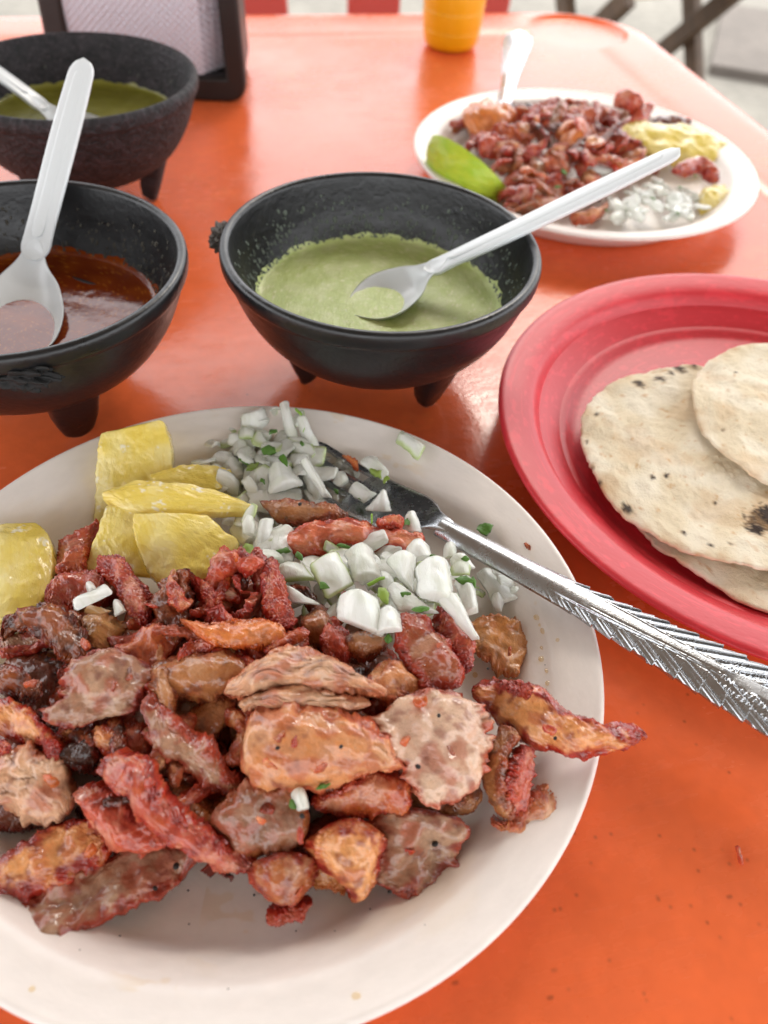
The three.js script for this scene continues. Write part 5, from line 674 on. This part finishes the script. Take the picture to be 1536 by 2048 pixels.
/** Marinade-dyed rind round the cut edge, meat inside it, with patches of fat, dye and browning: the same on both faces of a slice. */
function meatPaint(style) {
  const [a, b, c, rim, bl, ch, fib] = MEAT[style], A = col(a), B = col(b), C = col(c), D = B.clone().lerp(col('#c0281c'), style === 'pine' ? 0 : .35), crust = B.clone().multiplyScalar(.55);
  if (style !== 'pine') for (const k of [A, B, C, D]) /pale|medal|grey|fiber|slabg/.test(style) && k === A ? k.setRGB(k.r * 1.06, k.g * .93, k.b * .78) : k.setRGB(k.r * 1.12, k.g * .88, k.b * .6);
  const fat = A.clone().lerp(col('#efcda8'), .45), stain = col('#a83a1c'), vary = /char|dark|brown|pine/.test(style) ? .25 : /orange|gold|roll/.test(style) ? .5 : .85;
  return (out, q) => {
    const n1 = noise(q.X * 160 + q.so, q.Y * 160, q.Z * 160), n2 = noise(q.X * 420, q.Y * 420 + q.so, q.Z * 420), n3 = noise(q.X * 1100 + q.so, q.Y * 1100, q.Z * 1100);
    const e = q.edge + rim * (.7 * n1 + .25 * n2 + .08 * n3), k = smooth(rim * .25, rim * 1.25, e); // 0 in the dyed rind, 1 in the meat, by distance from the edge of the slice
    out.copy(B).lerp(D, smooth(-.4, .5, n1 + .4 * n2)).lerp(A, k);
    out.lerp(C, bl * smooth(.0, .7, n1 * .6 + n2 * .5));
    const n0 = noise(q.X * 65 + q.so, q.Y * 65, q.Z * 65 + 11), ns = noise(q.X * 100, q.Y * 100 + q.so, q.Z * 100 + 31), nr = 1 - Math.abs(noise(q.X * 130 + q.so, q.Y * 130, q.Z * 130 + 51) + .25 * n2);
    out.lerp(fat, vary * k * (.6 * smooth(.05, .65, n0 + .15 * n2) + .4 * smooth(.88, .98, nr))).lerp(stain, vary * .6 * smooth(.1, .6, ns + .2 * n2));
    out.lerp(crust, .6 * smooth(.2, .75, -n2 * .3 - n1 * .8));
    out.lerp(CHARC, ch * smooth(.25, .8, noise(q.X * 90 + q.so, q.Y * 90, q.Z * 90 + 4) * .7 + n3 * .5));
    const w = q.s * q.hw + .0025 * noise(q.X * 90 + q.so, q.Y * 90, q.Z * 90);
    out.multiplyScalar(1 + fib * .7 * (noise(w * 520 + q.so, q.len * 75, 2) * .7 + .4 * noise(w * 1300 + q.so, q.len * 150, 8)) + .03 * n3);
  };
}
const meatMap = tex(512, (i, j, k) => { const f = smooth(.76, .82, nE[k]) * .4, v = .95 + .10 * (nC[k] - .5) - f * .45; return [v, v, v]; }, [55, 55], true);
const meatBump = tex(512, (i, j, k) => nB[k] * .45 + nC[k] * .35 + nE[k] * .2, [45, 45]);
const meatMat = phys({ vertexColors: true, map: meatMap, roughness: .5, roughnessMap: tex(512, (i, j, k) => .8 + 1.4 * (nA[k] - .5) + .5 * (nC[k] - .5), [40, 40]), bumpMap: meatBump, bumpScale: .0003, specularIntensity: .6, clearcoat: .75, clearcoatRoughness: .08 });
const fruitMat = phys({ vertexColors: true, roughness: .25, bumpMap: tex(512, (i, j, k) => nB[(j * 512 + (i * 4) % 512)] * .6 + nC[k] * .4, [50, 50]), bumpScale: .0003, clearcoat: .6, clearcoatRoughness: .12, transmission: .22, thickness: 0 });
const onionMat = phys({ vertexColors: true, roughness: .22, bumpMap: tex(512, (i, j, k) => nB[j * 512 + (i * 6) % 512] * .7 + nC[k] * .3, [40, 40]), bumpScale: .0003, clearcoat: .6, clearcoatRoughness: .08, transmission: .34, thickness: 0 });
meatData.forEach((d, i) => {
  const hidden = !!d.g, chunk = d.n === 'pork_chunk', knob = /redl|brown|char/.test(d.s);
  const grain = d.s === 'fiber' ? .0006 : d.s === 'tan' || d.s === 'cream' ? .00016 : .00008;
  const g = ribbon({ st: d.st.map(pair), t: d.t / 1000 * (chunk ? 1 : .8), bow: d.b / 1000 * (chunk ? 1 : .7), p: chunk ? 2.5 : 3.4, rag: (d.rag ?? .07) * 1.15, nu: hidden ? 40 : 120, nv: hidden ? 30 : 72, lump: knob ? .0013 : chunk ? .0008 : .0006, fine: knob || d.s === 'red' ? .0005 : .0003, warp: d.s === 'roll' ? .0006 : chunk ? .0014 : .0024, ruffle: d.s === 'roll' ? .0004 : .0015, seed: i + 1, crust: MEAT[d.s][3] * 1.6, grain, paint: meatPaint(d.s), cap: .26, blunt: .22, wide: 1.13, ext: .09 });
  tag(placed(d.n, g, meatMat), d.l, 'meat', d.g);
});
const pinePaint = (out, q) => {
  const n1 = noise(q.X * 60 + q.so, q.Y * 60, q.Z * 60), f = noise((q.s * q.hw + .0015 * n1) * 900 + q.so, q.len * 45, 3), w = noise(q.X * 75, q.Y * 75, q.Z * 75 + q.so) + .35 * noise(q.X * 420, q.Y * 420 + q.so, q.Z * 420);
  out.set('#f6dd68').lerp(col('#f9eaa0'), smooth(-.5, .7, n1) * .7).lerp(col('#efcf45'), .35 * smooth(.1, .7, f)).lerp(col('#fdf9e6'), .8 * smooth(.78, .95, w));
};
pineData.forEach((d, i) => tag(placed(d.n, ribbon({ st: d.st.map(pair), t: d.t / 1000, bow: d.b / 1000, p: 14, rag: .025, nu: 80, nv: 72, lump: .00035, warp: .0005, fine: .00008, seed: 200 + i, grain: .00012, cap: .06, blunt: .9, paint: pinePaint }), fruitMat), d.l, 'pineapple'));
const onionPaint = (tone) => (out, q) => {
  const n = noise(q.X * 120 + q.so, q.Y * 120, q.Z * 120), v = noise(q.s * q.hw * 900 + q.so, q.len * 60, 2);
  if (tone === 2) out.set('#d9ab6c'); else out.set('#fbfcf7').lerp(col('#eff3e4'), smooth(-.2, .8, n) * .6);
  if (tone === 1) out.lerp(col('#b9cf66'), .75 * (1 - smooth(.0004, .0016, q.edge + .0004 * n)));
  out.lerp(col('#e2e8d4'), .35 * smooth(.3, .8, v));
};
onionData.forEach((d, i) => tag(placed('onion_piece', ribbon({ st: d.st.map(pair), t: Math.min(d.t, 2.6) * .6 / 1000, bow: d.b * 1.5 / 1000, p: 4, rag: .05, nu: 22, nv: 30, lump: .00025, warp: .0009, fine: 0, seed: 300 + i, grain: .00008, cap: .1, blunt: .8, paint: onionPaint(d.tn) }), onionMat), d.l, 'onion', d.g));
const leafMat = { leaf: phys({ color: 0x55851f, roughness: .5, transmission: .3, thickness: 0, bumpMap: meatBump, bumpScale: .0004 }), pale: phys({ color: 0x93ab46, roughness: .5, transmission: .3, thickness: 0 }), stem: phys({ color: 0x7fa637, roughness: .4 }) };
leafData.forEach((d, i) => {
  const s = d.sz / 2500, c = V(d.p[0] / 1000, d.p[1] / 1000, d.p[2] / 1000), a = d.a, r = rng(900 + i), st = [], D = V(Math.cos(a), (r() - .5) * .7, Math.sin(a)), S = V(-Math.sin(a), (r() - .5) * .8, Math.cos(a)), w = d.k === 'stem' ? [.16, .17, .17, .16] : [.1, .38 + .25 * r(), .26 + .3 * r(), .12];
  [-1, -.35, .35, 1].forEach((q, k) => { const p = c.clone().addScaledVector(D, q * s).add(V(0, (1 - q * q) * s * .35 * (r() - .2), 0)); st.push([p.clone().addScaledVector(S, -w[k] * s), p.clone().addScaledVector(S, w[k] * s)]); });
  tag(placed('cilantro_shred', ribbon({ st, t: d.k === 'stem' ? .0013 : .0004, bow: d.k === 'stem' ? 0 : .0006, p: 2.2, rag: d.k === 'stem' ? .05 : .45, nu: 44, nv: 22, lump: .0001, warp: d.k === 'stem' ? 0 : .0012, ruffle: d.k === 'stem' ? 0 : .0006, fine: 0, seed: 600 + i, cap: .3 }), leafMat[d.k]), d.g.includes('far') ? `${d.l} near the ${nearest(d.p[0], d.p[2], farMarks)}` : d.l.replace(/(scattered over|among|in) the foreground onion/, `near the ${nearest(d.p[0], d.p[2], onionMarks.concat(pileMarks))}`), 'herb', d.g);
});
backData.forEach((d, i) => {
  const on = d.s === 'onion', pi = d.s === 'pine';
  const g = ribbon({ st: d.st.map(pair), t: d.t / 1000, bow: d.b / 1000, p: on ? 6 : pi ? 4 : 2.6, rag: d.rag ?? .08, nu: on ? 12 : 44, nv: on ? 16 : 34, lump: on ? .0003 : pi ? .0006 : .0008, warp: on ? 0 : .0018, ruffle: on ? 0 : .0014, fine: on ? 0 : .0003, seed: 700 + i, cap: on ? .1 : .4, blunt: on ? .8 : 0, paint: on ? onionPaint(0) : pi ? pinePaint : meatPaint(d.s) });
  tag(placed(d.k, g, on ? onionMat : pi ? fruitMat : meatMat), d.l, on ? 'onion' : pi ? 'pineapple' : 'meat', d.g);
});

// ---------------------------------------------------------------- loose pieces heaped between the pieces above
function scatter(poly, n, seed) {
  const r = rng(seed), xs = poly.map((p) => p[0]), zs = poly.map((p) => p[1]), lo = [Math.min(...xs), Math.min(...zs)], hi = [Math.max(...xs), Math.max(...zs)], out = [];
  while (out.length < n) {
    const x = lo[0] + r() * (hi[0] - lo[0]), z = lo[1] + r() * (hi[1] - lo[1]); let inside = false;
    for (let i = 0, j = poly.length - 1; i < poly.length; j = i++) if ((poly[i][1] > z) !== (poly[j][1] > z) && x < (poly[j][0] - poly[i][0]) * (z - poly[i][1]) / (poly[j][1] - poly[i][1]) + poly[i][0]) inside = !inside;
    if (inside) out.push([x, z, r]);
  }
  return out;
}
/** Three stations of a small piece: middle in mm, heading, half length, half width, how far its corners tip up or down. */
function bit(x, y, z, a, len, wid, tip, r) {
  const c = Math.cos(a), s = Math.sin(a), j = () => .75 + .5 * r(), t = () => (r() - .5) * 2 * tip, t0 = t(), t1 = t();
  return [-1, 0, 1].map((k) => { const q = k ? .62 * j() : 1, cx = x + c * len * k, cz = z + s * len * k, w1 = wid * q * j(), w2 = wid * q * j(), h = y + (k ? k * t0 - tip * .2 : 0); return [V((cx - s * -w1) / 1000, (h + t1) / 1000, (cz - c * w1) / 1000), V((cx + s * -w2) / 1000, (h - t1) / 1000, (cz + c * w2) / 1000)]; });
}
const pick = (r, a) => a[Math.floor(r() * a.length)];
const hue = { dark: 'dark brown', roll: 'brown', red: 'red', slabg: 'greyish', redo: 'reddish orange', tan: 'tan', orange: 'orange', redl: 'bright red', pink: 'pink' };
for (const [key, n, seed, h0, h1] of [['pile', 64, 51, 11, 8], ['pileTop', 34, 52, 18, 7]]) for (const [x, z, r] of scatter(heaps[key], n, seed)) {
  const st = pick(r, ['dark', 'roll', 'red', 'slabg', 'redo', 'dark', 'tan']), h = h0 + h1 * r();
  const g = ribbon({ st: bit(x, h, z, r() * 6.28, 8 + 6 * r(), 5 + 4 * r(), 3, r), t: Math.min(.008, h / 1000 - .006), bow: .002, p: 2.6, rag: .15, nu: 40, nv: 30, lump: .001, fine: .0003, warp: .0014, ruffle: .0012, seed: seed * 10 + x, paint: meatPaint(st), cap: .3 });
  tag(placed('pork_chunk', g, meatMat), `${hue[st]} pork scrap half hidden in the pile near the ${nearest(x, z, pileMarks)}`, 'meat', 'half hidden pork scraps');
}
for (const [x, z, r] of scatter(heaps.pileTop, 60, 57)) { // narrow curled shreds in the gaps
  const st = pick(r, ['red', 'redl', 'redo', 'roll', 'grey', 'cream', 'brown', 'tan']), m = Math.exp(-(((x + 40) / 50) ** 2) - ((z + 140) / 40) ** 2), h = 17 + 16 * m + 5 * r();
  let a = r() * 6.28, px = x, pz = z, py = h; const turn = (r() - .5) * 1.3, step = 4 + 3 * r(), w = 1.8 + 1.8 * r(), lean = (r() - .5) * 3, pts = [];
  for (let k = 0; k < 5; k++) { const ww = w * (k % 4 ? 1 : .5), c = Math.cos(a), s = Math.sin(a); pts.push([V((px + s * ww) / 1000, (py + lean) / 1000, (pz - c * ww) / 1000), V((px - s * ww) / 1000, (py - lean) / 1000, (pz + c * ww) / 1000)]); px += c * step; pz += s * step; py += (r() - .5) * 4; a += turn * (.5 + r()); }
  const g = ribbon({ st: pts, t: .0022 + .0016 * r(), bow: .0008, p: 2.8, rag: .16, nu: 60, nv: 32, lump: .0006, fine: .0003, warp: .001, ruffle: .0008, seed: 570 + x, paint: meatPaint(st), cap: .4 });
  tag(placed('pork_shred', g, meatMat), `narrow curled ${hueOf(st)} pork shred in the pile near the ${nearest(x, z, pileMarks)}`, 'meat', 'curled pork shreds');
}
crumbSpots.forEach(([x, y, z], i) => { const r = rng(80 + i), st = pick(r, ['orange', 'tan', 'redo', 'roll']); const g = ribbon({ st: bit(x, y, z, r() * 6.28, 1.0 + 1.6 * r(), .5 + .6 * r(), .6, r), t: .0022, bow: .0006, p: 2.1, rag: .5, nu: 20, nv: 18, lump: .0006, seed: 900 + i, paint: meatPaint(st), cap: .5 }); tag(placed('pork_crumb', g, meatMat), `tiny ${hue[st]} crumb clinging to the pork near the ${nearest(x, z, pileMarks)}`, 'meat', 'crumbs on the pork'); });
for (const [key, n, seed, h0, h1, s0, s1, grp, where] of [['onionBack', 96, 61, 10, 12, 3.6, 6.6, 'diced onion at the back of the heap', 'in the back heap near the'], ['onionFront', 80, 62, 18, 14, 3.4, 6.6, 'diced onion at the front of the heap', 'in the front heap near the'], ['onionFork', 14, 63, 11, 3, 2.2, 3.4, 'diced onion under the fork', 'lying low under the'], ['onionHandle', 8, 64, 13, 3, 2.6, 4, 'diced onion beside the handle', 'on the plate wall beside the']]) for (const [x, z, r] of scatter(heaps[key], n, seed)) {
  const s = s0 + (s1 - s0) * r(), tn = r() < .25 ? 1 : 0;
  const g = ribbon({ st: bit(x, h0 + h1 * r(), z, r() * 6.28, s, s * (.45 + .5 * r()), 3, r), t: .0009 + .0009 * r(), bow: .0008 + .0024 * r(), p: 4, rag: .06, nu: 20, nv: 28, lump: .00015, warp: .0012, fine: 0, seed: seed * 10 + x, grain: .00008, cap: .1, blunt: .7, paint: onionPaint(tn) });
  tag(placed('onion_piece', g, onionMat), `small ${tn ? 'green-edged' : 'white'} onion dice ${where} ${nearest(x, z, onionMarks)}`, 'onion', grp);
}
for (const [x, z, r] of scatter(heaps.farPork, 130, 71)) {
  const st = pick(r, ['red', 'red', 'redo', 'tan', 'dark', 'orange', 'redl', 'roll', 'pink', 'slabg']), m = Math.exp(-(((x - 100) / 55) ** 2) - ((z + 575) / 50) ** 2);
  const g = ribbon({ st: bit(x, 10 + 20 * m + 7 * r(), z, r() * 6.28, 8 + 10 * r(), 2.6 + 4.4 * r(), 7, r), t: .0022 + .0022 * r(), bow: .003 * r(), p: 3, rag: .16, nu: 40, nv: 28, lump: .0006, fine: .0003, warp: .002, ruffle: .0014, seed: 710 + x, paint: meatPaint(st), cap: .3 });
  tag(placed('pork_chunk', g, meatMat), `${hue[st]} chopped pork piece on the far plate near the ${nearest(x, z, farMarks)}`, 'meat', 'chopped pork on the far plate');
}
for (const [x, z, r] of scatter(heaps.farOnion, 60, 72)) {
  const m = Math.exp(-(((x - 165) / 30) ** 2) - ((z + 510) / 22) ** 2), s = 3.5 + 3.2 * r();
  tag(placed('onion_piece', ribbon({ st: bit(x, 8 + 9 * m + 5 * r(), z, r() * 6.28, s, s * (.5 + .4 * r()), 2, r), t: .002, bow: .0012 * r(), p: 6, rag: .06, nu: 12, nv: 18, lump: .0002, warp: .0008, fine: 0, seed: 720 + x, cap: .1, blunt: .7, paint: onionPaint(0) }), onionMat), `diced white onion heaped on the far plate near the ${nearest(x, z, farOnionMarks)}`, 'onion', 'diced onion on the far plate');
}

// ---------------------------------------------------------------- grease drops and pepper specks on the foreground plate
const oil = phys({ color: 0xfdf4e2, roughness: .05, transmission: .95, thickness: 0, ior: 1.46 });
dropData.forEach(([x, y, z, s], i) => { const g = new THREE.SphereGeometry(s / 1000, 20, 12); g.scale(1, .28, .8); g.rotateY(i * 1.7); const m = mesh('grease_drop', g, oil); m.position.set(x / 1000, y / 1000, z / 1000); tag(m, 'clear grease drop on the bare part of the foreground plate', 'grease drop', 'grease drops on the plate'); });
const pepper = phys({ color: 0x1c120d, roughness: .6 });
speckData.forEach(([x, y, z, s], i) => { const g = new THREE.IcosahedronGeometry(s / 1000, 1); g.scale(1, .6, .8); const m = mesh('pepper_speck', g, pepper); m.position.set(x / 1000, y / 1000, z / 1000); m.rotation.y = i; tag(m, 'black pepper speck on the foreground food and plate', 'pepper', 'pepper specks'); });
tag(placed('pork_crumb', ribbon({ st: crumbData.map(pair), t: .0012, bow: .0008, rag: .2, nu: 16, nv: 14, seed: 4, paint: meatPaint('pink') }), meatMat), 'tiny pink pork shred lying on the bare orange table', 'meat');

const renderer = new THREE.WebGLRenderer({ antialias: true });
renderer.setSize(768, 1024); renderer.shadowMap.enabled = true; renderer.shadowMap.type = THREE.PCFSoftShadowMap;
renderer.toneMapping = THREE.LinearToneMapping; renderer.toneMappingExposure = EXPOSURE;
renderer.render(scene, camera);
